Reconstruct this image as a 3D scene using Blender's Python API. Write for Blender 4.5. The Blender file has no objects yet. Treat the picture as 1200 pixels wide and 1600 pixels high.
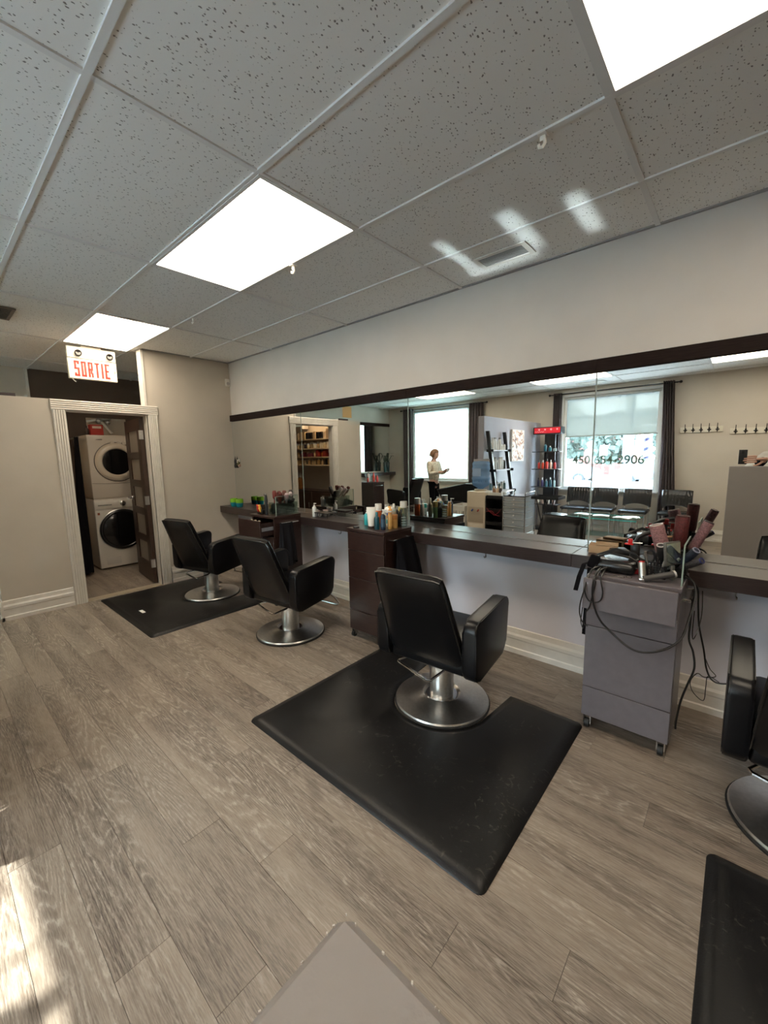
import bpy, bmesh, math, random
from mathutils import Vector, Matrix, Euler
PI = math.pi
random.seed(7)
SC = bpy.context.scene
COL = SC.collection

# ------------------------------------------------------------------ camera
cd = bpy.data.cameras.new('camera')
cam = bpy.data.objects.new('camera', cd); COL.objects.link(cam); SC.camera = cam
cam.location = (5.0638, -2.7889, 1.4634)
yaw, pitch, roll = 0.72025, -0.13639, -0.01719
f = Vector((-math.sin(yaw)*math.cos(pitch), math.cos(yaw)*math.cos(pitch), math.sin(pitch)))
rt = Vector((math.cos(yaw), math.sin(yaw), 0)); up = rt.cross(f)
r2 = math.cos(roll)*rt + math.sin(roll)*up; u2 = -math.sin(roll)*rt + math.cos(roll)*up
cam.rotation_euler = Matrix((r2, u2, -f)).transposed().to_euler()
cd.sensor_fit = 'VERTICAL'; cd.sensor_height = 36.0; cd.lens = 36.0*636.1/1600.0
cd.clip_start = 0.01; cd.clip_end = 300

# ------------------------------------------------------------------ exposure, world, sun
SC.view_settings.view_transform = 'Standard'; SC.view_settings.look = 'None'
SC.view_settings.gamma = 1.0; SC.view_settings.exposure = 0.8
SC.view_settings.use_curve_mapping = False
try:
    SC.cycles.use_denoising = True
    SC.cycles.max_bounces = 10; SC.cycles.diffuse_bounces = 5; SC.cycles.glossy_bounces = 6
    SC.cycles.transparent_max_bounces = 16; SC.cycles.sample_clamp_indirect = 6
    SC.cycles.caustics_reflective = False; SC.cycles.caustics_refractive = False
except Exception:
    pass
W = bpy.data.worlds.new('World'); SC.world = W; W.use_nodes = True
wn = W.node_tree; wn.nodes.clear()
bg = wn.nodes.new('ShaderNodeBackground'); wo = wn.nodes.new('ShaderNodeOutputWorld')
tc = wn.nodes.new('ShaderNodeTexCoord'); sx = wn.nodes.new('ShaderNodeSeparateXYZ')
rp = wn.nodes.new('ShaderNodeValToRGB')
rp.color_ramp.elements[0].position = 0.0; rp.color_ramp.elements[0].color = (0.86, 0.93, 0.96, 1)
rp.color_ramp.elements[1].position = 0.8; rp.color_ramp.elements[1].color = (0.50, 0.70, 0.92, 1)
wn.links.new(tc.outputs['Generated'], sx.inputs[0]); wn.links.new(sx.outputs['Z'], rp.inputs[0])
wn.links.new(rp.outputs[0], bg.inputs[0]); wn.links.new(bg.outputs[0], wo.inputs[0])
bg.inputs[1].default_value = 24.0
SUN_EL = math.radians(31)
sd = bpy.data.lights.new('sun', 'SUN'); sd.energy = 20; sd.angle = math.radians(0.6); sd.color = (1.0, 0.95, 0.87)
sun = bpy.data.objects.new('sun', sd); COL.objects.link(sun); sun.location = (3, -20, 12)
sun.rotation_euler = Vector((0, -math.cos(SUN_EL), math.sin(SUN_EL))).to_track_quat('Z', 'Y').to_euler()

def area(name, loc, rot, sx_, sy_, power, color, portal=False, spread=None):
    d = bpy.data.lights.new(name, 'AREA'); d.shape = 'RECTANGLE'; d.size = sx_; d.size_y = sy_
    d.energy = power; d.color = color
    if portal: d.cycles.is_portal = True
    if spread: d.spread = spread
    o = bpy.data.objects.new(name, d); COL.objects.link(o); o.location = loc; o.rotation_euler = rot
    return o
# window portals (only guide the sky's light through the two openings)
area('window_portal', (3.18, -5.72, 1.64), (PI/2, 0, 0), 1.62, 1.76, 1, (1, 1, 1), portal=True)
area('window_portal', (-0.47, -5.72, 1.70), (PI/2, 0, 0), 1.60, 1.80, 1, (1, 1, 1), portal=True)
# area lamps added to stand in for sunlight off the glass table top (narrow parallel beams leaving the table at the sun's mirrored angle)
gd = Vector((0, math.cos(SUN_EL), math.sin(SUN_EL)))
for gx, gyc, gw, gl in ((3.64, -.45, .075, .42), (4.05, -.46, .10, .46), (4.36, -.40, .085, .42), (3.80, -.17, .46, .12)):
    k_ = (2.67-.48)/math.sin(SUN_EL); src = Vector((gx, gyc, 2.67)) - gd*k_
    a_ = area('added_glint_lamp', src, (-gd).to_track_quat('Z', 'Y').to_euler(), gw, gl*math.sin(SUN_EL), 1.15*gw*gl*math.sin(SUN_EL)*math.sin(SUN_EL)*3.2, (.86, 1.0, 1.0), spread=math.radians(1.1))
PANEL_EMIT = 6.6

# ------------------------------------------------------------------ mesh helpers
class G:
    def __init__(s): s.bm = bmesh.new()
    def _add(s, verts, faces, M=None):
        vs = [s.bm.verts.new((M @ Vector(v)) if M else v) for v in verts]
        out = []
        for f_ in faces:
            try: out.append(s.bm.faces.new([vs[i] for i in f_]))
            except ValueError: pass
        return vs, out
    def box(s, x0, x1, y0, y1, z0, z1, bev=0, M=None, seg=2):
        vs, fs = s._add([(x0,y0,z0),(x1,y0,z0),(x1,y1,z0),(x0,y1,z0),(x0,y0,z1),(x1,y0,z1),(x1,y1,z1),(x0,y1,z1)],
            [(0,3,2,1),(4,5,6,7),(0,1,5,4),(1,2,6,5),(2,3,7,6),(3,0,4,7)], M)
        if bev:
            es = list({e for f_ in fs for e in f_.edges})
            bmesh.ops.bevel(s.bm, geom=es, offset=bev, segments=seg, profile=0.5, affect='EDGES')
        return s
    def cbox(s, c, d, bev=0, rot=(0,0,0), seg=2):
        M = Matrix.Translation(c) @ Euler(rot).to_matrix().to_4x4()
        return s.box(-d[0]/2, d[0]/2, -d[1]/2, d[1]/2, -d[2]/2, d[2]/2, bev, M, seg)
    def lathe(s, prof, o=(0,0,0), seg=20, M=None):
        M2 = Matrix.Translation(o) @ (M if M else Matrix())
        rings = []
        for r, z in prof:
            if r < 1e-5: rings.append([s.bm.verts.new(M2 @ Vector((0,0,z)))])
            else: rings.append([s.bm.verts.new(M2 @ Vector((r*math.cos(2*PI*i/seg), r*math.sin(2*PI*i/seg), z))) for i in range(seg)])
        for a, b in zip(rings, rings[1:]):
            for i in range(seg):
                j = (i+1) % seg
                if len(a) == 1 and len(b) == 1: break
                if len(a) == 1: q = [a[0], b[j], b[i]]
                elif len(b) == 1: q = [a[i], a[j], b[0]]
                else: q = [a[i], a[j], b[j], b[i]]
                try: s.bm.faces.new(q)
                except ValueError: pass
        if len(rings[0]) > 1: s.bm.faces.new(list(reversed(rings[0])))
        if len(rings[-1]) > 1: s.bm.faces.new(rings[-1])
        return s
    def cyl(s, p0, p1, r0, r1=None, seg=16):
        p0 = Vector(p0); p1 = Vector(p1); d = p1-p0
        M = d.to_track_quat('Z', 'Y').to_matrix().to_4x4()
        return s.lathe([(r0, 0), (r0 if r1 is None else r1, d.length)], p0, seg, M)
    def tube(s, pts, r, seg=8, closed=False, rad=None):
        pts = [Vector(p) for p in pts]; n = len(pts); rings = []
        prev = None
        for i, p in enumerate(pts):
            if closed: t = (pts[(i+1) % n]-pts[i-1])
            else: t = pts[min(i+1, n-1)]-pts[max(i-1, 0)]
            t.normalize()
            if prev is None:
                a = Vector((0,0,1)) if abs(t.z) < .9 else Vector((1,0,0))
                prev = (a - t*a.dot(t)).normalized()
            else:
                prev = prev - t*prev.dot(t)
                prev = prev.normalized() if prev.length > 1e-6 else t.orthogonal().normalized()
            b = t.cross(prev); rr = rad[i] if rad else r
            rings.append([s.bm.verts.new(p + rr*(math.cos(2*PI*k/seg)*prev + math.sin(2*PI*k/seg)*b)) for k in range(seg)])
        m = n if closed else n-1
        for i in range(m):
            a, b = rings[i], rings[(i+1) % n]
            for k in range(seg):
                l = (k+1) % seg
                s.bm.faces.new([a[k], a[l], b[l], b[k]])
        if not closed:
            s.bm.faces.new(list(reversed(rings[0]))); s.bm.faces.new(rings[-1])
        return s
    def ball(s, c, r, sc=(1,1,1), rot=(0,0,0), seg=14):
        M = Matrix.Translation(c) @ Euler(rot).to_matrix().to_4x4() @ Matrix.Diagonal((r*sc[0], r*sc[1], r*sc[2], 1))
        n = seg//2
        prof = [(math.sin(PI*i/n), -math.cos(PI*i/n)) for i in range(n+1)]
        prof[0] = (0,-1); prof[-1] = (0,1)
        return s.lathe(prof, (0,0,0), seg, M)
    def prism(s, poly, h0, h1, M=None, bev=0, seg=2):
        n = len(poly)
        vs, fs = s._add([(x,y,h0) for x,y in poly]+[(x,y,h1) for x,y in poly],
            [tuple(reversed(range(n))), tuple(range(n, 2*n))]+[(i,(i+1)%n,n+(i+1)%n,n+i) for i in range(n)], M)
        if bev:
            es = list({e for f_ in fs[:2] for e in f_.edges})
            bmesh.ops.bevel(s.bm, geom=es, offset=bev, segments=seg, profile=0.5, affect='EDGES')
        return s
    def sheet(s, fn, nu, nv, closed_u=False):
        g = [[s.bm.verts.new(fn(i/nu, j/nv)) for j in range(nv+1)] for i in range(nu+1)]
        for i in range(nu):
            for j in range(nv):
                s.bm.faces.new([g[i][j], g[i+1][j], g[i+1][j+1], g[i][j+1]])
        return s
    def build(s, name, mat, parent=None, smooth=True, ang=38, keep=False, kind=None):
        bm = s.bm
        bmesh.ops.recalc_face_normals(bm, faces=bm.faces)
        if smooth:
            lim = math.radians(ang)
            for f_ in bm.faces: f_.smooth = True
            for e in bm.edges:
                if len(e.link_faces) == 2 and e.calc_face_angle(0) > lim: e.smooth = False
        off = Vector((0,0,0))
        if not keep and parent is None and len(bm.verts):
            xs = [v.co for v in bm.verts]
            off = Vector(((min(v.x for v in xs)+max(v.x for v in xs))/2, (min(v.y for v in xs)+max(v.y for v in xs))/2, min(v.z for v in xs)))
            for v in bm.verts: v.co -= off
        me = bpy.data.meshes.new(name); bm.to_mesh(me); bm.free()
        if isinstance(mat, (list, tuple)):
            for m_ in mat: me.materials.append(m_)
        else: me.materials.append(mat)
        o = bpy.data.objects.new(name, me); COL.objects.link(o); o.location = off
        if parent: o.parent = parent
        if kind: o['kind'] = kind
        return o

def thing(name, label, cat, loc=(0,0,0), rz=0, group=None):
    o = bpy.data.objects.new(name, None); COL.objects.link(o); o.empty_display_size = .1
    o.location = loc; o.rotation_euler = (0,0,rz); o['label'] = label; o['category'] = cat
    if group: o['group'] = group
    return o
def tag(o, label, cat, group=None):
    o['label'] = label; o['category'] = cat
    if group: o['group'] = group
    return o
def kids(o): return [c for c in o.children]
def dup(root, loc, rz=None, label=None, group=None):
    def cp(o, par):
        c = o.copy(); COL.objects.link(c); c.parent = par
        for k in KID.get(o.name, []): KID.setdefault(c.name, []).append(cp(k, c))
        return c
    build_kids()
    r = cp(root, None); r.location = loc
    if rz is not None: r.rotation_euler = (0,0,rz)
    if label: r['label'] = label
    if group: r['group'] = group
    return r
KID = {}
def build_kids():
    KID.clear()
    for o in bpy.data.objects:
        if o.parent: KID.setdefault(o.parent.name, []).append(o)
def share(src, name, loc, parent=None, rot=None, scale=None):
    o = bpy.data.objects.new(name, src.data); COL.objects.link(o); o.location = loc
    if rot: o.rotation_euler = rot
    if scale: o.scale = scale
    if parent: o.parent = parent
    return o

# ------------------------------------------------------------------ materials
def srgb(r, g, b):
    c = lambda v: (v/255/12.92) if v/255 <= .04045 else ((v/255+.055)/1.055)**2.4
    return (c(r), c(g), c(b), 1)
MATS = {}
def mat(name, col, rough=.5, metal=0, spec=.5, var=0, scale=20, bump=0, bscale=80, coat=0, trans=0, emit=None, es=1, alpha=1):
    if name in MATS: return MATS[name]
    m = bpy.data.materials.new(name); m.use_nodes = True; n = m.node_tree; b = n.nodes['Principled BSDF']
    b.inputs['Base Color'].default_value = col; b.inputs['Roughness'].default_value = rough
    b.inputs['Metallic'].default_value = metal; b.inputs['Specular IOR Level'].default_value = spec
    b.inputs['Coat Weight'].default_value = coat
    b.inputs['Transmission Weight'].default_value = trans; b.inputs['Alpha'].default_value = alpha
    if emit: b.inputs['Emission Color'].default_value = emit; b.inputs['Emission Strength'].default_value = es
    t = n.nodes.new('ShaderNodeTexCoord')
    if var:
        nz = n.nodes.new('ShaderNodeTexNoise'); nz.inputs['Scale'].default_value = scale; nz.inputs['Detail'].default_value = 4
        mx = n.nodes.new('ShaderNodeMixRGB'); mx.blend_type = 'MULTIPLY'; mx.inputs[0].default_value = 1
        rr = n.nodes.new('ShaderNodeValToRGB'); rr.color_ramp.elements[0].position = .3; rr.color_ramp.elements[1].position = .7
        rr.color_ramp.elements[0].color = (1-var,)*3+(1,); rr.color_ramp.elements[1].color = (1+var*.5,)*3+(1,)
        n.links.new(t.outputs['Object'], nz.inputs['Vector']); n.links.new(nz.outputs[0], rr.inputs[0])
        mx.inputs[1].default_value = col; n.links.new(rr.outputs[0], mx.inputs[2]); n.links.new(mx.outputs[0], b.inputs['Base Color'])
    if bump:
        nb = n.nodes.new('ShaderNodeTexNoise'); nb.inputs['Scale'].default_value = bscale; nb.inputs['Detail'].default_value = 3
        bp = n.nodes.new('ShaderNodeBump'); bp.inputs['Strength'].default_value = bump; bp.inputs['Distance'].default_value = .004
        n.links.new(t.outputs['Object'], nb.inputs['Vector']); n.links.new(nb.outputs[0], bp.inputs['Height'])
        n.links.new(bp.outputs[0], b.inputs['Normal'])
    MATS[name] = m; return m

def paint(name, col, rough=.55):
    return mat(name, col, rough, var=.05, scale=3, bump=.12, bscale=260)
P_BEIGE = paint('greige wall paint', srgb(203,194,180))
P_UPPER = paint('light wall paint', srgb(206,200,193))
P_GREY = paint('cool grey wall paint', srgb(168,166,172))
P_PART = paint('warm grey partition paint', srgb(158,152,149), .45)
P_BROWN = paint('dark brown wall paint', srgb(98,84,74))
P_WHITE = mat('white trim paint', srgb(226,221,212), .38, var=.06, scale=14)
M_CHROME = mat('chrome', (.62,.61,.60,1), .16, 1)
M_STEEL = mat('brushed steel', (.66,.65,.63,1), .30, 1, var=.1, scale=60)
M_DKSTEEL = mat('dark rubber', (.012,.012,.012,1), .6)
M_BLKPL = mat('black plastic', (.012,.012,.013,1), .35)
M_BLKMET = mat('black metal', (.015,.015,.016,1), .3, .3)
M_LEATHER = mat('black leatherette', (.0050,.0050,.0062,1), .30, bump=.12, bscale=420, spec=.32)
M_OLIVE = mat('black vinyl', (.012,.012,.012,1), .24, bump=.1, bscale=300)
M_CLOTH = mat('black cloth', (.007,.007,.009,1), .9, bump=.3, bscale=300, spec=.08)
M_CURT = mat('charcoal curtain', srgb(128,118,118), .8, var=.15, scale=40)
M_WHITE = mat('white plastic', srgb(225,222,214), .35)
M_CREAM = mat('cream plastic', srgb(206,193,172), .4)
M_PAPER = mat('paper', srgb(235,232,226), .7)
M_SNOW = mat('snow', (.9,.93,.97,1), .8, var=.06, scale=.6)

def wood_dark(name, c1, c2, rough=.3, sc=(1,1,1)):
    if name in MATS: return MATS[name]
    m = bpy.data.materials.new(name); m.use_nodes = True; n = m.node_tree; b = n.nodes['Principled BSDF']
    t = n.nodes.new('ShaderNodeTexCoord'); mp = n.nodes.new('ShaderNodeMapping'); mp.inputs['Scale'].default_value = sc
    nz = n.nodes.new('ShaderNodeTexNoise'); nz.inputs['Scale'].default_value = 12; nz.inputs['Detail'].default_value = 6
    r = n.nodes.new('ShaderNodeValToRGB'); r.color_ramp.elements[0].position = .35; r.color_ramp.elements[1].position = .7
    r.color_ramp.elements[0].color = c1; r.color_ramp.elements[1].color = c2
    n.links.new(t.outputs['Object'], mp.inputs[0]); n.links.new(mp.outputs[0], nz.inputs['Vector'])
    n.links.new(nz.outputs[0], r.inputs[0]); n.links.new(r.outputs[0], b.inputs['Base Color'])
    b.inputs['Roughness'].default_value = rough
    MATS[name] = m; return m
M_ESP = wood_dark('espresso laminate', srgb(42,27,24), srgb(56,38,33), .3, (1,1,8))
M_GREYLAM = wood_dark('grey laminate', srgb(108,102,106), srgb(114,108,112), .32, (2,2,2))
M_COUNTER = wood_dark('dark counter laminate', srgb(46,36,35), srgb(58,47,45), .30, (1,12,12))
M_HEAD = wood_dark('header laminate', srgb(34,25,23), srgb(42,32,29), .8, (1,12,12)); M_HEAD.node_tree.nodes['Principled BSDF'].inputs['Specular IOR Level'].default_value = .12

def mirror_mat():
    m = bpy.data.materials.new('mirror silvering'); m.use_nodes = True; b = m.node_tree.nodes['Principled BSDF']
    b.inputs['Base Color'].default_value = (.86,.88,.87,1); b.inputs['Metallic'].default_value = 1; b.inputs['Roughness'].default_value = 0.0
    return m
M_MIRROR = mirror_mat()
def glass_mat(name, tint, fac=.10, gl=(1,1,1,1)):
    if name in MATS: return MATS[name]
    m = bpy.data.materials.new(name); m.use_nodes = True; n = m.node_tree; n.nodes.clear()
    o = n.nodes.new('ShaderNodeOutputMaterial'); mx = n.nodes.new('ShaderNodeMixShader')
    a = n.nodes.new('ShaderNodeBsdfTransparent'); g = n.nodes.new('ShaderNodeBsdfGlossy')
    a.inputs[0].default_value = tint; g.inputs[0].default_value = gl; g.inputs['Roughness'].default_value = .03
    mx.inputs[0].default_value = fac
    n.links.new(a.outputs[0], mx.inputs[1]); n.links.new(g.outputs[0], mx.inputs[2]); n.links.new(mx.outputs[0], o.inputs[0])
    MATS[name] = m; return m
M_GLASS = glass_mat('window glass', (.93,.97,.97,1), .06)
M_GLASSG = glass_mat('green tinted glass', (.80,.93,.90,1), .12)
M_GUARD = glass_mat('guard glass', (.88,.94,.91,1), .09)
M_ACRYL = glass_mat('clear acrylic', (.86,.92,.90,1), .12)
M_AQUAEDGE = mat('glass edge', (.10,.62,.60,1), .2, coat=.5)
M_BLUEPL = None
def frosted(name, col, tr=.3, dens=.5):
    m = bpy.data.materials.new(name); m.use_nodes = True; n = m.node_tree; n.nodes.clear()
    o = n.nodes.new('ShaderNodeOutputMaterial'); mx = n.nodes.new('ShaderNodeMixShader'); m2 = n.nodes.new('ShaderNodeMixShader')
    a = n.nodes.new('ShaderNodeBsdfTransparent'); d = n.nodes.new('ShaderNodeBsdfDiffuse'); t = n.nodes.new('ShaderNodeBsdfTranslucent')
    for k in (d, t): k.inputs[0].default_value = col
    mx.inputs[0].default_value = 1-tr; m2.inputs[0].default_value = dens
    n.links.new(d.outputs[0], m2.inputs[1]); n.links.new(t.outputs[0], m2.inputs[2])
    n.links.new(a.outputs[0], mx.inputs[1]); n.links.new(m2.outputs[0], mx.inputs[2]); n.links.new(mx.outputs[0], o.inputs[0])
    return m
M_BLIND = frosted('solar roller blind', (.17,.175,.16,1), .10, .6)
M_BLIND2 = frosted('white roller blind', (.50,.56,.54,1), .03, .75)
M_BLUEPL = frosted('blue bottle plastic', (.28,.44,.62,1), .42, .6)
M_FROST = mat('frosted door glass', srgb(150,142,130), .5)
M_DRAWER = frosted('translucent drawer plastic', (.62,.68,.72,1), .35, .3)

def floor_mat():
    m = bpy.data.materials.new('oak vinyl plank'); m.use_nodes = True; n = m.node_tree; b = n.nodes['Principled BSDF']
    L = n.links.new; N = n.nodes.new
    t = N('ShaderNodeTexCoord'); oi = N('ShaderNodeObjectInfo')
    ad = N('ShaderNodeVectorMath'); ad.operation = 'ADD'; ml = N('ShaderNodeMath'); ml.operation = 'MULTIPLY'; ml.inputs[1].default_value = 37.0
    cb = N('ShaderNodeCombineXYZ'); L(oi.outputs['Random'], ml.inputs[0]); L(ml.outputs[0], cb.inputs[0]); L(ml.outputs[0], cb.inputs[1])
    L(t.outputs['Object'], ad.inputs[0]); L(cb.outputs[0], ad.inputs[1])
    def noise(scale_vec, sc, det, rough=.5, dist=0):
        mp = N('ShaderNodeMapping'); mp.inputs['Scale'].default_value = scale_vec; L(ad.outputs[0], mp.inputs[0])
        z = N('ShaderNodeTexNoise'); z.inputs['Scale'].default_value = sc; z.inputs['Detail'].default_value = det
        z.inputs['Roughness'].default_value = rough; z.inputs['Distortion'].default_value = dist; L(mp.outputs[0], z.inputs['Vector']); return z
    def math_(op, a, v=None, b2=None):
        k = N('ShaderNodeMath'); k.operation = op
        L(a, k.inputs[0])
        if b2 is not None: L(b2, k.inputs[1])
        elif v is not None: k.inputs[1].default_value = v
        return k.outputs[0]
    def ramp(a, stops):
        r = N('ShaderNodeValToRGB'); cr = r.color_ramp
        while len(cr.elements) < len(stops): cr.elements.new(.5)
        for e, (p_, c) in zip(cr.elements, stops): e.position = p_; e.color = c
        L(a, r.inputs[0]); return r.outputs[0]
    g = lambda v: (v, v, v, 1)
    body = noise((.85, 7.5, 1), 1.0, 1.5, .45)
    warp = noise((22, 90, 1), 1.0, 3, .7)
    h = math_('MULTIPLY', body.outputs[0], 24.0)
    h = math_('ADD', h, b2=math_('MULTIPLY', warp.outputs[0], 1.1))
    saw = math_('FRACT', h)
    lines = ramp(saw, [(0.0, g(1)), (.16, g(.25)), (.5, g(0)), (.80, g(.25)), (.97, g(1))])
    fiber = noise((14, 260, 1), 1.0, 3, .7)
    fib = ramp(fiber.outputs[0], [(.40, g(0)), (.60, g(1))])
    brk = noise((20, 90, 1), 1.0, 2, .6)
    bk = ramp(brk.outputs[0], [(.38, g(.2)), (.6, g(1))])
    tone = noise((.9, 9.0, 1), 1.0, 3, .6)
    base = N('ShaderNodeMixRGB'); base.inputs[1].default_value = srgb(66,54,46); base.inputs[2].default_value = srgb(144,130,116)
    tf = ramp(tone.outputs[0], [(.36, g(0)), (.62, g(1))])
    mixf = math_('ADD', math_('MULTIPLY', tf, .72), b2=math_('MULTIPLY', oi.outputs['Random'], .26))
    L(mixf, base.inputs[0])
    m2 = N('ShaderNodeMixRGB'); m2.inputs[2].default_value = srgb(186,174,160); L(base.outputs[0], m2.inputs[1])
    msk = noise((.7, 4.0, 1), 1.0, 1, .5)
    mk = ramp(msk.outputs[0], [(.40, g(.25)), (.60, g(1))])
    lf = math_('MULTIPLY', math_('MULTIPLY', math_('MULTIPLY', lines, b2=bk), b2=mk), .88)
    L(lf, m2.inputs[0])
    m3 = N('ShaderNodeMixRGB'); m3.inputs[2].default_value = srgb(170,157,143); L(m2.outputs[0], m3.inputs[1]); L(math_('MULTIPLY', fib, .50), m3.inputs[0])
    kn = noise((3.2, 8.0, 1), 1.0, 1, .5)
    kf = ramp(kn.outputs[0], [(.24, g(1)), (.33, g(0))])
    m4 = N('ShaderNodeMixRGB'); m4.inputs[2].default_value = srgb(62,50,42); L(m3.outputs[0], m4.inputs[1]); L(math_('MULTIPLY', kf, .40), m4.inputs[0])
    L(m4.outputs[0], b.inputs['Base Color']); b.inputs['Roughness'].default_value = .36
    rr = N('ShaderNodeMapRange'); rr.inputs[3].default_value = .36; rr.inputs[4].default_value = .5; L(fib, rr.inputs[0]); L(rr.outputs[0], b.inputs['Roughness'])
    bp = N('ShaderNodeBump'); bp.inputs['Strength'].default_value = .2; bp.inputs['Distance'].default_value = .001
    L(m3.outputs[0], bp.inputs['Height']); L(bp.outputs[0], b.inputs['Normal'])
    return m
M_FLOOR = floor_mat()

def tile_mat():
    m = bpy.data.materials.new('mineral fibre tile'); m.use_nodes = True; n = m.node_tree; b = n.nodes['Principled BSDF']
    L = n.links.new; N = n.nodes.new
    t = N('ShaderNodeTexCoord'); oi = N('ShaderNodeObjectInfo'); ad = N('ShaderNodeVectorMath'); ad.operation = 'ADD'
    ml = N('ShaderNodeMath'); ml.operation = 'MULTIPLY'; ml.inputs[1].default_value = 23.0; L(oi.outputs['Random'], ml.inputs[0])
    cb = N('ShaderNodeCombineXYZ'); L(ml.outputs[0], cb.inputs[0]); L(t.outputs['Object'], ad.inputs[0]); L(cb.outputs[0], ad.inputs[1])
    w = N('ShaderNodeTexNoise'); w.inputs['Scale'].default_value = 60; L(ad.outputs[0], w.inputs['Vector'])
    mixv = N('ShaderNodeMixRGB'); mixv.inputs[0].default_value = .012; L(ad.outputs[0], mixv.inputs[1]); L(w.outputs['Color'], mixv.inputs[2])
    mp = N('ShaderNodeMapping'); mp.inputs['Scale'].default_value = (1, .62, 1); L(mixv.outputs[0], mp.inputs[0])
    v = N('ShaderNodeTexVoronoi'); v.inputs['Scale'].default_value = 125; v.inputs['Randomness'].default_value = 1; L(mp.outputs[0], v.inputs['Vector'])
    s = N('ShaderNodeSeparateColor'); L(v.outputs['Color'], s.inputs[0])
    th = N('ShaderNodeMath'); th.operation = 'MULTIPLY_ADD'; th.inputs[1].default_value = .62; th.inputs[2].default_value = -.225; L(s.outputs[0], th.inputs[0])
    lt = N('ShaderNodeMath'); lt.operation = 'SUBTRACT'; L(th.outputs[0], lt.inputs[0]); L(v.outputs['Distance'], lt.inputs[1])
    r = N('ShaderNodeValToRGB'); r.color_ramp.elements[0].position = 0; r.color_ramp.elements[1].position = .07; L(lt.outputs[0], r.inputs[0])
    r.color_ramp.elements[0].color = (0,0,0,1); r.color_ramp.elements[1].color = (1,1,1,1)
    mx = N('ShaderNodeMixRGB'); mx.inputs[1].default_value = srgb(238,238,235); mx.inputs[2].default_value = srgb(142,140,136); L(r.outputs[0], mx.inputs[0])
    L(mx.outputs[0], b.inputs['Base Color']); b.inputs['Roughness'].default_value = .9; b.inputs['Specular IOR Level'].default_value = .1
    bp = N('ShaderNodeBump'); bp.invert = True; bp.inputs['Strength'].default_value = .6; bp.inputs['Distance'].default_value = .003
    L(r.outputs[0], bp.inputs['Height']); L(bp.outputs[0], b.inputs['Normal'])
    return m
M_TILE = tile_mat()
M_GRID = mat('painted steel grid', srgb(226,226,224), .5)

# ------------------------------------------------------------------ constants of the room
H = 2.6725
XW, XE, YS = -2.06, 7.4, -5.6
GX = [XW] + [2.2054 + 1.2095*k for k in range(-3, 5) if XW+.1 < 2.2054 + 1.2095*k < XE-.1] + [XE]
GY = [0.0, -.4813, -1.0746] + [-1.0746 - .6096*k for k in range(1, 8)]
GY = [y for y in GY if y > YS+.1] + [YS]

def struct(o, kind='structure'):
    o['kind'] = kind; return o

# floor: a slab and one object per plank
fl = struct(G().box(XW, XE, YS, 0, -.12, -.006).build('floor', mat('subfloor', (.05,.045,.04,1), .9), keep=True))
PWD, PLN = .152, 1.22
plank = G().box(-PLN/2+.0006, PLN/2-.0006, -PWD/2+.0006, PWD/2-.0006, -.006, 0).build('plank', M_FLOOR, fl, smooth=False)
first = True; row = 0; y = 0
while y > YS:
    off = (row*0.47 + (.18 if row % 2 else 0)) % PLN
    x = XW - off
    while x < XE:
        x0, x1 = max(x, XW), min(x+PLN, XE); y1 = max(y-PWD, YS)
        if x1-x0 > .02:
            if x0 == x and x1 == x+PLN and abs(y1-(y-PWD)) < 1e-6:
                if first: plank.location = (x+PLN/2, y-PWD/2, 0); first = False
                else: share(plank, 'plank', (x+PLN/2, y-PWD/2, 0), fl)
            else:
                g_ = G().box(x0+.0006-(x0+x1)/2, x1-.0006-(x0+x1)/2, y1+.0006-(y+y1)/2, y-.0006-(y+y1)/2, -.006, 0)
                o_ = g_.build('plank', M_FLOOR, fl, smooth=False); o_.location = ((x0+x1)/2, (y+y1)/2, 0)
        x += PLN
    y -= PWD; row += 1

# ceiling: deck, tiles, grid bars; light panels replace tiles
LIGHTS = [(-.213, -1.0746, 'flat square-edged light panel just above the exit sign'),
          (2.2054, -1.0746, 'large glowing light panel in the middle of the ceiling'),
          (4.6244, -1.0746, 'glowing light panel at the top right above the camera side'),
          (-.213, -4.1223, 'light panel near the left window, seen in the mirror'),
          (2.2054, -4.1223, 'light panel before the right window, seen in the mirror'),
          (4.6244, -4.1223, 'light panel above the coat hooks, seen in the mirror')]
ce = struct(G().box(XW, XE, YS, 0, H+.06, H+.16).build('ceiling', mat('deck', (.2,.2,.2,1), .9), keep=True))
for i in range(len(GX)-1):
    for j in range(len(GY)-1):
        x0, x1, y1, y0 = GX[i], GX[i+1], GY[j], GY[j+1]
        if any(abs(x0-a) < .02 and abs(y1-b) < .02 for a, b, _ in LIGHTS): continue
        cx, cy = (x0+x1)/2, (y0+y1)/2
        o_ = G().box(x0+.002-cx, x1-.002-cx, y0+.002-cy, y1-.002-cy, H+.004, H+.02).build('ceiling_tile', M_TILE, ce, smooth=False)
        o_.location = (cx, cy, 0)
for y in GY[1:-1]:
    G().box(XW, XE, y-.012, y+.012, H-.004, H+.004).box(XW, XE, y-.002, y+.002, H, H+.03).build('runner', M_GRID, ce, smooth=False)
for x in GX[1:-1]:
    for j in range(len(GY)-1):
        G().box(x-.012, x+.012, GY[j+1]+.012, GY[j]-.012, H-.0035, H+.004).build('cross_bar', M_GRID, ce, smooth=False)
G().box(XW, XE, -.022, 0, H-.003, H+.004).box(0, .022, -1.01, -.022, H-.003, H+.004).build('edge_bar', mat('mid grey trim', srgb(150,148,146), .5), ce, smooth=False)  # edge bar in a darker grey than the grid bars
M_LITE = mat('lit diffuser', (.02,.02,.02,1), .6, emit=(1.0, .85, .66, 1), es=PANEL_EMIT)
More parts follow.
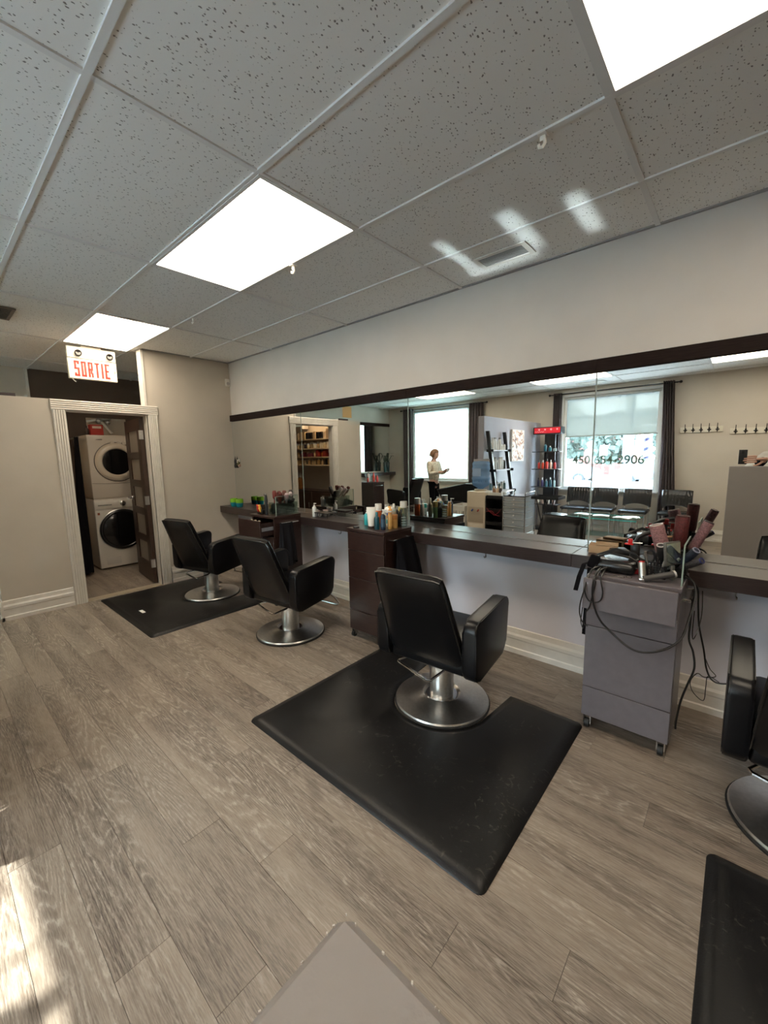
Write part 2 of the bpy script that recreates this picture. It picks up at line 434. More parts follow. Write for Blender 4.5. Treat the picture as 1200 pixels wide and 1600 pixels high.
M_LITE_EDGE = mat('lit diffuser rim', (.02,.02,.02,1), .6, emit=(1.0, .90, .76, 1), es=PANEL_EMIT*1.3)
for x, y, lab in LIGHTS:
    t = thing('ceiling_light', lab, 'light', (x+1.2095/2, y-.3048, H), 0, None)
    hx, hy = 1.2095/2-.004, .3048-.004
    G().box(-hx, hx, -hy, -hy+.018, -.006, .02).box(-hx, hx, hy-.018, hy, -.006, .02).box(-hx, -hx+.018, -hy+.018, hy-.018, -.006, .02).box(hx-.018, hx, -hy+.018, hy-.018, -.006, .02).build('frame', M_GRID, t, smooth=False)
    a, b = hx-.018, hy-.018
    G().box(-a+.012, a-.012, -b+.012, b-.012, .002, .012).build('diffuser', M_LITE, t, smooth=False)
    G().box(-a, a, -b, -b+.012, .001, .013).box(-a, a, b-.012, b, .001, .013).box(-a, -a+.012, -b+.012, b-.012, .001, .013).box(a-.012, a, -b+.012, b-.012, .001, .013).build('rim_light', M_LITE_EDGE, t, smooth=False)

# walls
T = .12
w = struct(G().box(XW-T, XE+T, 0, T, .80, H+.16).build('wall_north', P_UPPER, keep=True))
struct(G().box(XW-T, XE+T, 0, T, -.12, .80).build('wall_north', paint('window-lit grey wall paint', srgb(224,223,233)), keep=True))  # grey paint below the counter, lightened so its colour carries window light
struct(G().box(-.10, 0, -1.02, 0, 0, H+.004).build('wall_west', P_BEIGE, keep=True))
PART_Z, YP = 2.065, -2.40
struct(G().box(-.10, 0, -1.76, -1.02, 1.975, PART_Z).box(-.10, 0, YP, -1.76, 0, PART_Z).build('wall_partition', P_BEIGE, keep=True))
struct(G().box(XW, -.10, YP, YP+.10, 0, PART_Z).build('wall_laundry', P_BEIGE, keep=True))
struct(G().box(XW-T, XW, -1.69, T, -.12, H+.16).build('wall_west_back', P_BROWN, keep=True))
struct(G().box(XW-T, XW, YS-T, -1.69, -.12, H+.16).build('wall_west_outer', P_BEIGE, keep=True))
struct(G().box(XW, XW+.02, -1.72, -1.69, 0, H).build('trim_1', P_WHITE, keep=True))
struct(G().box(-.104, .012, -1.032, -1.008, PART_Z, H-.004).build('trim_2', P_WHITE, keep=True))
struct(G().box(XE, XE+T, YS, 0, -.12, H+.16).build('wall_east', P_BEIGE, keep=True))
# south wall with two window openings
WINS = [(-1.27, .33, .86, 2.56), (2.39, 3.97, .77, 2.52)]
g = G(); xs = XW-T
for x0, x1, z0, z1 in WINS:
    g.box(xs, x0, YS-T, YS, -.12, H+.16); g.box(x0, x1, YS-T, YS, -.12, z0); g.box(x0, x1, YS-T, YS, z1, H+.16); xs = x1
g.box(xs, XE+T, YS-T, YS, -.12, H+.16)
struct(g.build('wall_south', P_BEIGE, keep=True))

def base_profile(): # distance from wall, height
    return [(0,0),(.022,0),(.022,.035),(.016,.042),(.016,.105),(.020,.112),(.020,.135),(.012,.15),(.006,.185),(0,.19)]
def baseboard(name, p0, p1, nrm):
    p0, p1, nrm = Vector(p0), Vector(p1), Vector(nrm)
    g = G(); pr = base_profile(); n = len(pr)
    vs = [g.bm.verts.new(p + nrm*d + Vector((0,0,z))) for p in (p0, p1) for d, z in pr]
    for i in range(n):
        j = (i+1) % n; g.bm.faces.new([vs[i], vs[j], vs[n+j], vs[n+i]])
    g.bm.faces.new(vs[:n]); g.bm.faces.new(vs[n:])
    return struct(g.build(name, P_WHITE, keep=True, smooth=False))
baseboard('baseboard_north', (0,0,0), (XE,0,0), (0,-1,0))
baseboard('baseboard_west', (0,-.025,0), (0,-.905,0), (1,0,0))
baseboard('baseboard_partition', (0,-1.865,0), (0,YP-.02,0), (1,0,0))
baseboard('baseboard_partition_end', (-.1,YP,0), (.022,YP,0), (0,-1,0))
baseboard('baseboard_south', (XW,YS,0), (1.86,YS,0), (0,1,0))
baseboard('baseboard_south', (1.96,YS,0), (XE,YS,0), (0,1,0))
baseboard('baseboard_west_outer', (XW,YS+.025,0), (XW,YP-.01,0), (1,0,0))

# fluted door casing
def fluted(x0, w0, h0, along, M):
    g = G(); n = 5; st = w0/n
    g.box(0, w0, 0, .016, 0, h0, 0, M)
    for i in range(n):
        g.box(i*st+st*.18, (i+1)*st-st*.18, .016, .024, 0, h0, .0025, M, 1)
    return g
cas = struct(thing('trim_3', '', ''), 'structure'); del cas['label']; del cas['category']
CW = .098
Mz = lambda y: Matrix(((0,1,0,0),(1,0,0,y),(0,0,1,0),(0,0,0,1)))
fluted(0, CW, 1.965, 'z', Mz(-1.86)).build('casing_post', P_WHITE, cas, smooth=False)
fluted(0, CW, 1.965, 'z', Mz(-1.012)).build('casing_post', P_WHITE, cas, smooth=False)
Mh = Matrix(((0,1,0,0),(0,0,1,-1.87),(1,0,0,1.965),(0,0,0,1)))
fluted(0, .10, .966, 'y', Mh).build('casing_head', P_WHITE, cas, smooth=False)
G().box(-.10, 0, -1.766, -1.752, 0, 1.975).box(-.10, 0, -1.026, -1.012, 0, 1.975).box(-.10, 0, -1.752, -1.026, 1.955, 1.975).build('jamb', P_WHITE, cas, smooth=False)
G().box(-.10, .004, -1.752, -1.026, 0, .006).build('threshold', mat('pale metal strip', srgb(205,192,170), .35, .4), cas, smooth=False)
# casing also shows on the laundry side
# door leaf standing open into the laundry
dl = struct(thing('door_1', '', ''), 'structure'); del dl['label']; del dl['category']
dl.location = (-.10, -1.035, 0); dl.rotation_euler = (0, 0, math.radians(-5))
DW, DH = .70, 1.94; M_DOOR = wood_dark('dark door veneer', srgb(52,37,30), srgb(68,50,40), .4, (8,8,1))
g = G().box(-DW, -DW+.15, -.035, 0, .012, DH).box(-.15, 0, -.035, 0, .012, DH)
zs = [.012]; ph = .245; rail = .115
z = .24; panes = []
for k in range(5):
    panes.append((z, z+ph)); z += ph+rail-.03
prev = .012
for a, b in panes:
    g.box(-DW+.15, -.15, -.035, 0, prev, a); prev = b
g.box(-DW+.15, -.15, -.035, 0, prev, DH)
g.build('frame', M_DOOR, dl, smooth=False)
for a, b in panes: G().box(-DW+.15, -.15, -.024, -.011, a, b).build('pane', M_FROST, dl, smooth=False)
h_ = G().cyl((-DW+.06,-.035,1.0), (-DW+.06,-.085,1.0), .012).cyl((-DW+.06,-.08,1.0), (-DW+.17,-.08,1.0), .009).cyl((-DW+.06,-.035,1.0), (-DW+.06,-.041,1.0), .028).build('handle', M_CHROME, dl)
for z in (.25, 1.0, 1.75): G().box(-.012, .006, -.05, -.005, z-.05, z+.05).build('hinge', M_STEEL, dl, smooth=False)

# mirror: four visible panels, header boards, counter
SEAMS = [0.004, 1.455, 2.911, 4.359, 5.81, 7.26]
labs = ['mirror panel at the far left end, beside the grey corner', 'second mirror panel from the left, above the middle dark cart', 'wide mirror panel reflecting the woman and the left window',
        'mirror panel above the cluttered grey cart, reflecting the right window', 'mirror panel beyond the right edge']
for i in range(5):
    x0, x1 = SEAMS[i], SEAMS[i+1]
    t = thing('wall_mirror', labs[i], 'mirror', ((x0+x1)/2, 0, .862))
    hw = (x1-x0)/2-.0012
    G().box(-hw+.003, hw-.003, -.006, -.001, 0.001, 1.085).build('glass', M_MIRROR, t, smooth=False)
    for q in (-1, 1): G().box(min(q*hw, q*(hw-.003)), max(q*hw, q*(hw-.003)), -.0065, -.001, 0.001, 1.085).build('edge', mat('polished glass edge', (.35,.42,.40,1), .2), t, smooth=False)
for i in range(4):
    x0, x1 = ([0.002]+SEAMS[2:])[i], SEAMS[2:][i]
    lab = ['long dark header board over the far mirrors', 'dark header board over the mirror with the woman', 'dark header board over the right window reflection', 'dark header board at the far right end'][i]
    tag(G().box(x0, x1-.002, -.03, -.0005, 1.943, 2.018, .001, None, 1).build('header_board', M_HEAD, smooth=False), lab, 'board')
for i, (x0, x1) in enumerate([(0.003, 4.33), (4.332, 7.3)]):
    tag(G().box(x0, x1, -.245, -.008, .778, .86, .002, None, 1).build('counter_shelf', M_COUNTER, smooth=False),
        ['long dark wall shelf running under the mirrors from the corner', 'dark wall shelf right of the grey cart under the mirror'][i], 'shelf')
for i, x in enumerate((2.246, 3.745, 5.09)):
    g = G().lathe([(.004,0),(.012,-.004),(.012,-.008),(.006,-.012)][::-1], (x, -.2, .778), 12)
    g.tube([(x,-.2,.77),(x,-.2,.752),(x+.004,-.21,.742),(x+.004,-.225,.742),(x+.004,-.232,.752)], .004, 6)
    tag(g.build('hook', M_CHROME), ['small metal hook under the shelf left of the middle cart', 'small metal hook under the shelf right of the nearest chair', 'small metal hook under the shelf right of the grey cart'][i], 'hook')

# near half wall the photographer stands behind
M_CAP = mat('worn partition cap', srgb(166,160,157), .4, var=.03, scale=6)
pw = struct(G().box(4.966, XE, -2.82, -2.703, 0, 1.30, .004, None, 1).build('wall_half', P_PART, keep=True))
g = G()
for _ in range(14):
    q = random.random()**1.5
    if random.random() < .45: c = (4.968+q*.10, -2.7050, 1.2998)
    else: c = (4.9680, -2.7050-q*.07, 1.2998)
    e_ = .0002+random.random()*.0005
    g.cbox(c, (e_*1.6, e_, .0009), 0, (0,0,random.random()*3))
g.build('paint_chip', mat('exposed plaster', srgb(208,202,196), .8), pw, smooth=False, kind='stuff')
# freestanding partition by the window wall
struct(G().box(1.85, 1.95, YS, -3.2, 0, 2.065, .003, None, 1).build('wall_divider', paint('pale grey partition paint', srgb(165,165,172)), keep=True))

# ------------------------------------------------------------------ ceiling fittings, exit sign
def vent(name, x0, x1, y0, y1, label, along='x', n=9, m=None):
    t = thing(name, label, 'vent', ((x0+x1)/2, (y0+y1)/2, H)); a, b = (x1-x0)/2, (y1-y0)/2; m = m or M_WHITE
    G().box(-a, a, -b, -b+.022, -.008, -.001).box(-a, a, b-.022, b, -.008, -.001).box(-a, -a+.03, -b+.022, b-.022, -.008, -.001).box(a-.03, a, -b+.022, b-.022, -.008, -.001).build('frame', m, t, smooth=False)
    G().box(-a+.03, a-.03, -b+.022, b-.022, -.0015, -.0005).build('duct', mat('vent shadow grey', srgb(120,118,115), .7), t, smooth=False)
    base = None
    for i in range(n):
        if along == 'x':
            y = -b+.022 + (i+.5)*(2*b-.044)/n
            if base is None: base = G().cbox((0,0,-.0055), (2*a-.06, .009, .0015), 0, (.5,0,0)).build('slat', m, t, smooth=False); base.location = (0,y,0)
            else: share(base, 'slat', (0,y,0), t)
        else:
            x = -a+.03 + (i+.5)*(2*a-.06)/n
            if base is None: base = G().cbox((0,0,-.0055), (.010, 2*b-.044, .0015), 0, (0,.5,0)).build('slat', m, t, smooth=False); base.location = (x,0,0)
            else: share(base, 'slat', (x,0,0), t)
    return t
vent('ceiling_vent', 3.69, 4.03, -.35, -.18, 'small white slatted ceiling vent close to the mirror wall')
vent('ceiling_vent', .25, .62, -2.26, -2.12, 'dark slotted ceiling vent at the left edge of the photo', 'y', 9, mat('tarnished vent', srgb(120,112,104), .5))
vent('ceiling_vent', 2.75, 3.2, -5.26, -5.02, 'ceiling vent before the right window, seen in the mirror', 'x', 7)
for x, lab in ((4.397, 'white hook clip on the ceiling grid nearest the camera'), (2.832, 'white hook clip beside the large light panel'), (1.415, 'small white hook clip farthest along the ceiling grid')):
    g = G().box(x-.016, x+.016, -1.095, -1.055, H-.012, H-.0045, .002, None, 1).box(x-.010, x+.010, -1.079, -1.071, H-.030, H-.012)
    g.tube([(x+.006,-1.075,H-.024),(x+.010,-1.078,H-.042),(x+.002,-1.08,H-.054),(x-.010,-1.08,H-.052),(x-.013,-1.08,H-.040)], .0062, 6)
    tag(g.build('ceiling_hook', M_WHITE), lab, 'hook')
t = thing('smoke_detector', 'round white disc on the ceiling near the left window', 'detector', (1.6, -5.0, H))
G().lathe([(.0,-.03),(.05,-.028),(.07,-.01),(.075,0)], (0,0,-.001), 20).build('body', M_WHITE, t)

def exit_sign():
    t = thing('exit_sign', 'white box sign with red block letters SORTIE hung from the ceiling', 'sign', (-.26, -1.415, 2.325), math.radians(-2))
    M_SG = mat('sign white', srgb(228,222,206), .35); w2 = .218
    M_RED = mat('sign red', srgb(205,58,44), .4)
    G().box(-.035, .012, -w2, w2, .0, .205, .004, None, 1).build('face_panel', mat('sign face', srgb(238,232,214), .3), t)
    G().box(-.035, .012, -w2, w2, .209, .325, .004, None, 1).build('battery_case', M_SG, t)
    G().box(-.03, .0, -.09, .09, .325, .343).build('mount', M_SG, t)
    for y, rx in ((-.125, .5), (.155, -.3)):
        g = G().cyl((.012, y, .265), (.035, y, .258), .024, .030).cyl((.035, y, .258), (.042, y, .256), .033)
        l_ = g.build('lamp_head', M_CHROME, t)
        G().lathe([(.0,.0),(.022,.003),(.024,.0)], (0,0,0), 16, Matrix.Translation((.0425, y, .256)) @ Matrix.Rotation(PI/2, 4, 'Y')).build('lens', mat('lamp lens', (.12,.12,.11,1), .1), l_)
    # block letters, cells on a grid (column, row from top) as bars; y runs with reading direction (+y = right)
    Hh, s = .155, .018; W_ = .044; z0 = .026
    def bars(y, segs, nm):
        g = G()
        for a, b, c, d in segs: g.box(.012, .0145, y+a, y+b, z0+c, z0+d)
        return g
    a = W_; top = Hh
    L = {
     'S': [(0,s,top*.45,top),(0,a,top-s,top),(0,a,top*.45,top*.45+s),(a-s,a,0,top*.45),(0,a,0,s),(a-s,a,top-s*1.9,top),(0,s,0,s*1.9)],
     'O': [(0,s,0,top),(a-s,a,0,top),(0,a,top-s,top),(0,a,0,s)],
     'R': [(0,s,0,top),(0,a,top-s,top),(a-s,a,top*.5,top),(0,a,top*.45,top*.45+s),(a*.46,a*.46+s*.9,top*.22,top*.45),(a-s*.9,a,0,top*.30)],
     'T': [(0,a,top-s,top),(a/2-s/2,a/2+s/2,0,top)],
     'I': [(0,s,0,top)],
     'E': [(0,s,0,top),(0,a,top-s,top),(0,a*.8,top*.45,top*.45+s),(0,a,0,s)]}
    y = -.166
    for ch in 'SORTIE':
        g = bars(y, L[ch], ch); g.build('letter', M_RED, t, smooth=False); y += (s if ch == 'I' else W_) + .0155
    g = G().cbox((.0135, .196, .108), (.003, .020, .004), 0, (-.8,0,0)).cbox((.0135, .196, .094), (.003, .020, .004), 0, (.8,0,0))
    g.build('arrow', mat('sign arrow', srgb(120,70,50), .5), t, smooth=False)
    G().tube([(-.01,-.19,.0),(-.01,-.175,-.02),(-.01,-.160,-.032)], .004, 6).build('test_pull', M_SG, t)
exit_sign()
t = thing('motion_sensor', 'small white motion sensor in the ceiling corner', 'sensor', (.0, -.035, 2.38))
G().box(0, .03, -.028, .028, 0, .095, .006).build('housing', M_WHITE, t)
G().lathe([(0,0),(.02,.004),(.022,.0)], (0,0,0), 12, Matrix.Translation((.0305,0,.035)) @ Matrix.Rotation(PI/2,4,'Y')).build('lens', mat('sensor lens', (.5,.48,.46,1), .3), t)

# small decorations stuck on the first mirror
t = thing('mirror_decal', 'cluster of small black and silver stickers on the far left mirror', 'decoration', (.085, -.0075, 1.34))
G().lathe([(.0,0),(.016,.005),(.019,.03),(.014,.06),(.017,.08),(.008,.12),(0,.16)], (-.03,-.012,.0), 10).build('bottle_shape', M_BLKPL, t)
G().lathe([(.0,0),(.016,.004),(.016,.03),(0,.05)], (-.03,-.012,.07), 8).build('black_shape', M_BLKPL, t)
for q_ in (((.01,-.005,.09), (.022,.008,.045), .2), ((.052,-.005,.10), (.018,.008,.04), -.2)): G().cbox(q_[0], q_[1], .003, (0,q_[2],0)).build('white_shape', M_WHITE, t)
G().ball((.035,-.006,.075), .020, (.7,.4,1.3), (0,.3,0)).ball((.02,-.006,.05), .014).build('olive_shape', mat('olive enamel', srgb(96,92,52), .4), t)
G().ball((.045,-.006,.03), .014).ball((.058,-.006,.045), .008).build('pink_shape', mat('pale pink enamel', srgb(205,170,150), .4), t)

def two_tone(name, c0, c1, lo, hi):
    m = bpy.data.materials.new(name); m.use_nodes = True; n = m.node_tree; b = n.nodes['Principled BSDF']
    t = n.nodes.new('ShaderNodeTexCoord'); s = n.nodes.new('ShaderNodeSeparateXYZ'); r = n.nodes.new('ShaderNodeValToRGB')
    mr = n.nodes.new('ShaderNodeMapRange'); mr.inputs[1].default_value = lo; mr.inputs[2].default_value = hi
    n.links.new(t.outputs['Object'], s.inputs[0]); n.links.new(s.outputs[2], mr.inputs[0]); n.links.new(mr.outputs[0], r.inputs[0])
    r.color_ramp.elements[0].color = c0; r.color_ramp.elements[1].color = c1; r.color_ramp.elements[0].position = .45; r.color_ramp.elements[1].position = .6
    n.links.new(r.outputs[0], b.inputs['Base Color']); b.inputs['Roughness'].default_value = .2
    return m
M_CAND = two_tone('green to teal glass', srgb(10,120,135), srgb(128,186,44), 0, .10)
for x, lab in ((.20, 'left one of two green and teal tumblers in the corner'), (.335, 'right one of two green and teal tumblers in the corner')):
    t = thing('candle_glass', lab, 'glass', (x, -.155, .86))
    G().lathe([(.036,.0),(.044,.03),(.047,.07),(.045,.10),(.040,.10),(.040,.05),(.030,.012),(0,.012)], (0,0,.001), 20).build('tumbler', M_CAND, t)
    G().lathe([(.036,.06),(.036,.075),(0,.072)], (0,0,0), 16).build('wax', mat('candle wax', srgb(200,220,150), .6), t)

# ------------------------------------------------------------------ styling chairs
def rrect(w, h, r, n=5):
    pts = []
    for cx, cy, a0 in ((w/2-r, h/2-r, 0), (-w/2+r, h/2-r, PI/2), (-w/2+r, -h/2+r, PI), (w/2-r, -h/2+r, 3*PI/2)):
        for i in range(n+1):
            a = a0 + PI/2*i/n; pts.append((cx+r*math.cos(a), cy+r*math.sin(a)))
    return pts
def styling_chair(loc, rz, label, lift=0, base_mat=None):
    t = thing('styling_chair', label, 'chair', loc, rz, 'black leatherette styling chairs')
    bmt = base_mat or M_STEEL
    # chrome dish base on a rubber foot
    b = G().lathe([(0,.010),(.275,.010),(.277,.018),(.272,.026),(.20,.036),(.118,.055),(.112,.058),(.105,.052),(.095,.040),(.0,.038)], (0,0,0), 56).build('base', bmt, t)
    G().lathe([(0,.001),(.282,.001),(.284,.010),(.276,.013),(0,.013)], (0,0,0), 56).build('base_ring', M_DKSTEEL, b)
    G().lathe([(.100,.040),(.092,.048),(.078,.048)], (0,0,0), 40).build('collar', M_CHROME, t)
    c = G().lathe([(.070,.042),(.070,.20+lift*.5),(.077,.215+lift*.5),(.080,.30+lift),(0,.30+lift)], (0,0,0), 36).build('column', bmt, t)
    G().lathe([(.0808,.268+lift),(.0808,.280+lift)], (0,0,0), 36).build('band', M_BLKPL, c)
    L_ = lift
    G().box(-.17, .17, -.13, .15, .300+L_, .335+L_, .01).build('seat_plate', M_BLKMET, t)
    # seat cushion
    s = G().box(-.238, .238, -.14, .30, .335+L_, .455+L_, .035, None, 4)
    for v in s.bm.verts:
        if v.co.z > .44+L_: v.co.z += .012*math.cos(v.co.x/.24*PI/2)
    s.build('seat', M_LEATHER, t)
    # backrest: tapered padded slab leaning back; z grows up, y leans to negative
    def back(inset, y0, y1, grow=0):
        g = G(); zb, zt = .335+L_, .865+L_
        n = 7
        for_side = []
        def P(u, v, yy):
            z = zb + (zt-zb)*v; wdt = (.262-.064*v) - inset
            lean = -.155 - .205*v + .02*math.sin(PI*v)
            x = u*wdt
            return Vector((x, lean+yy, z))
        return g, P
    g = G(); nu, nv = 12, 12; vs = {}
    def BP(u, v, side):
        zb, zt = .325+L_, .868+L_
        wd = .238-.040*v; lean = -.15 - .215*v
        # padding thickness falls away at the rim
        e = (1-abs(u)**10)*(1-abs(2*v-1)**12); th = (.040 if side > 0 else .030)*(.45+.55*e)
        e2 = 1 - .025*(abs(u)**8)*(abs(2*v-1)**8)
        x = u*wd*e2; z = zb + (zt-zb)*(.5+(v-.5)*e2)
        bulge = .012*(1-u*u) if side > 0 else 0.004*(1-u*u)
        return Vector((x, lean + side*(th+bulge)*.95, z + side*(th)*.35))
    for side in (1, -1):
        for i in range(nu+1):
            for j in range(nv+1):
                vs[side,i,j] = g.bm.verts.new(BP(-1+2*i/nu, j/nv, side))
        for i in range(nu):
            for j in range(nv):
                q = [vs[side,i,j], vs[side,i+1,j], vs[side,i+1,j+1], vs[side,i,j+1]]
                g.bm.faces.new(q if side < 0 else q[::-1])
    rim = [(i,0) for i in range(nu)] + [(nu,j) for j in range(nv)] + [(i,nv) for i in range(nu,0,-1)] + [(0,j) for j in range(nv,0,-1)]
    for k in range(len(rim)):
        a, b_ = rim[k], rim[(k+1) % len(rim)]
        g.bm.faces.new([vs[(1,)+a], vs[(1,)+b_], vs[(-1,)+b_], vs[(-1,)+a]])
    bk = g.build('backrest', M_LEATHER, t, ang=60)
    for side, nm in ((1, .7), (-1, .85)):
        loop = []
        for i, j in rim:
            p = BP(-1+2*i/nu, j/nv, side); loop.append(p)
        G().tube(loop, .0045, 6, closed=True).build('piping', M_OLIVE, bk)
    G().box(-.235, .235, -.185, -.115, .300+L_, .385+L_, .018, None, 3).build('lumbar_band', M_LEATHER, bk)
    # arms: padded rounded panels
    for sx_ in (-1, 1):
        poly = rrect(.455, .325, .055, 5)
        pts = []
        for y_, z_ in poly:
            # slope: lower front corner cut back, top slightly rising to the front
            yy = y_ + .012; zz = z_ + .475 + L_ + .02*(y_/.23)
            if z_ < 0 and y_ > 0: yy -= .035
            pts.append((yy, zz))
        M = Matrix(((0,0,1,0),(1,0,0,0),(0,1,0,0),(0,0,0,1)))
        x0, x1 = (.236, .314) if sx_ > 0 else (-.314, -.236)
        a = G().prism(pts, x0, x1, M, .014, 3).build('armrest', M_LEATHER, t, ang=50)
        xo = x1-.002 if sx_ > 0 else x0+.002
        G().tube([(xo*(.985), p[0]*.985+.001, .475+L_+(p[1]-.475-L_)*.985) for p in pts], .0035, 5, closed=True).build('piping', M_OLIVE, a)
        G().box(min(sx_*.20, sx_*.245), max(sx_*.20, sx_*.245), -.05, .14, .34+L_, .37+L_).build('bracket', M_BLKMET, a)
    # footrest: U of chrome tube reaching forward
    g = G()
    for s_ in (-1, 1): g.tube([(s_*.12,.16,.33+L_),(s_*.12,.30,.30+L_),(s_*.14,.40,.215+L_*.6),(s_*.15,.455,.14+L_*.6),(s_*.145,.44,.128+L_*.6)], .009, 8)
    g.tube([(-.145,.44,.128+L_*.6),(.145,.44,.128+L_*.6)], .010, 8)
    g.build('footrest', M_CHROME, t)
    G().box(-.135, .135, .30, .36, .315+L_, .345+L_, .012).build('calf_pad', M_LEATHER, t)
    # pump bar: U of tube behind the column
    G().tube([(-.07,.02,.285+L_),(-.17,-.05,.262+L_),(-.225,-.13,.245+L_),(-.215,-.145,.243+L_),(-.10,-.175,.235+L_),(.02,-.205,.232+L_),(.04,-.20,.233+L_),(.065,-.10,.25+L_),(.07,.03,.285+L_)], .008, 8).build('pump_bar', M_CHROME, t)
    return t
ch3 = styling_chair((3.805, -.855, .0), math.radians(4), 'nearest black styling chair on the large floor mat')
ch2 = dup(ch3, (2.29, -.85, 0), math.radians(7), 'black styling chair standing on bare planks beside the left mat')
ch1 = dup(ch3, (.80, -.80, .0), math.radians(13), 'black styling chair nearest the laundry door, on the left mat')
ch4 = dup(ch3, (5.40, -.68, 0), math.radians(0), 'black styling chair cut off at the right edge of the photo')
ch5 = styling_chair((-.36, -4.08, 0), math.radians(90), 'black styling chair pumped high near the left window, in the mirror', .12)

# ------------------------------------------------------------------ floor mats
M_MAT = mat('black mat foam', (.0085,.0085,.009,1), .40, var=.45, scale=5, bump=.12, bscale=200, spec=.34)
def scuff(m):
    n = m.node_tree; b = n.nodes['Principled BSDF']; L = n.links.new; t = n.nodes.new('ShaderNodeTexCoord')
    a = n.nodes.new('ShaderNodeTexNoise'); a.inputs['Scale'].default_value = 16; a.inputs['Detail'].default_value = 6; a.inputs['Distortion'].default_value = 3
    c = n.nodes.new('ShaderNodeTexNoise'); c.inputs['Scale'].default_value = 2.2; c.inputs['Detail'].default_value = 1
    r1 = n.nodes.new('ShaderNodeValToRGB'); r1.color_ramp.elements[0].position = .60; r1.color_ramp.elements[1].position = .74
    r2 = n.nodes.new('ShaderNodeValToRGB'); r2.color_ramp.elements[0].position = .50; r2.color_ramp.elements[1].position = .62
    mu = n.nodes.new('ShaderNodeMath'); mu.operation = 'MULTIPLY'; m2 = n.nodes.new('ShaderNodeMath'); m2.operation = 'MULTIPLY'; m2.inputs[1].default_value = .30
    for q in (a, c): L(t.outputs['Object'], q.inputs['Vector'])
    L(a.outputs[0], r1.inputs[0]); L(c.outputs[0], r2.inputs[0]); L(r1.outputs[0], mu.inputs[0]); L(r2.outputs[0], mu.inputs[1]); L(mu.outputs[0], m2.inputs[0])
    x = n.nodes.new('ShaderNodeMixRGB'); x.inputs[2].default_value = srgb(120,114,106); L(b.inputs['Base Color'].links[0].from_socket, x.inputs[1]); L(m2.outputs[0], x.inputs[0]); L(x.outputs[0], b.inputs['Base Color'])
scuff(M_MAT)
def floor_mat_(x0, x1, y0, y1, label, notch=None):
    t_ = .016
    def outline(ins):
        a, b, c, d = x0+ins, x1-ins, y0+ins, y1-ins; r = .03; P = []
        def arc(cx, cy, a0, a1, rr, n):
            return [(cx+rr*math.cos(a0+(a1-a0)*i/n), cy+rr*math.sin(a0+(a1-a0)*i/n)) for i in range(n+1)]
        P += arc(a+r, c+r, PI, 1.5*PI, r, 4); P += arc(b-r, c+r, 1.5*PI, 2*PI, r, 4); P += arc(b-r, d-r, 0, .5*PI, r, 4)
        if notch:
            nx, ny, nr = notch; nr += ins
            P += [(nx+nr+.02, d)]
            P += arc(nx, ny, 0, -PI, nr, 28)
            P += [(nx-nr-.02, d)]
        P += arc(a+r, d-r, .5*PI, PI, r, 4)
        return P
    g = G(); rings = [(0, .0008), (0.002, .006), (.045, t_)]
    vs = [[g.bm.verts.new((x, y, z)) for x, y in outline(i)] for i, z in rings]
    n = len(vs[0])
    for a, b in zip(vs, vs[1:]):
        for k in range(n): g.bm.faces.new([a[k], a[(k+1) % n], b[(k+1) % n], b[k]])
    g.bm.faces.new(vs[-1]); g.bm.faces.new(list(reversed(vs[0])))
    return tag(g.build('floor_mat', M_MAT, ang=60), label, 'mat')
floor_mat_(3.085, 4.525, -1.715, -.565, 'large black anti-fatigue mat under the nearest chair', (3.805, -.855, .286))
floor_mat_(.06, 1.495, -1.665, -.53, 'black anti-fatigue mat before the laundry door', (.80, -.80, .286))
floor_mat_(5.075, 6.5, -2.20, -1.03, 'black floor mat cut off at the bottom right')
t = tag(G().box(.765, .86, -1.52, -1.49, .0165, .0185, .001).build('paper_scrap', M_PAPER), 'small white tag lying on the left mat', 'tag')

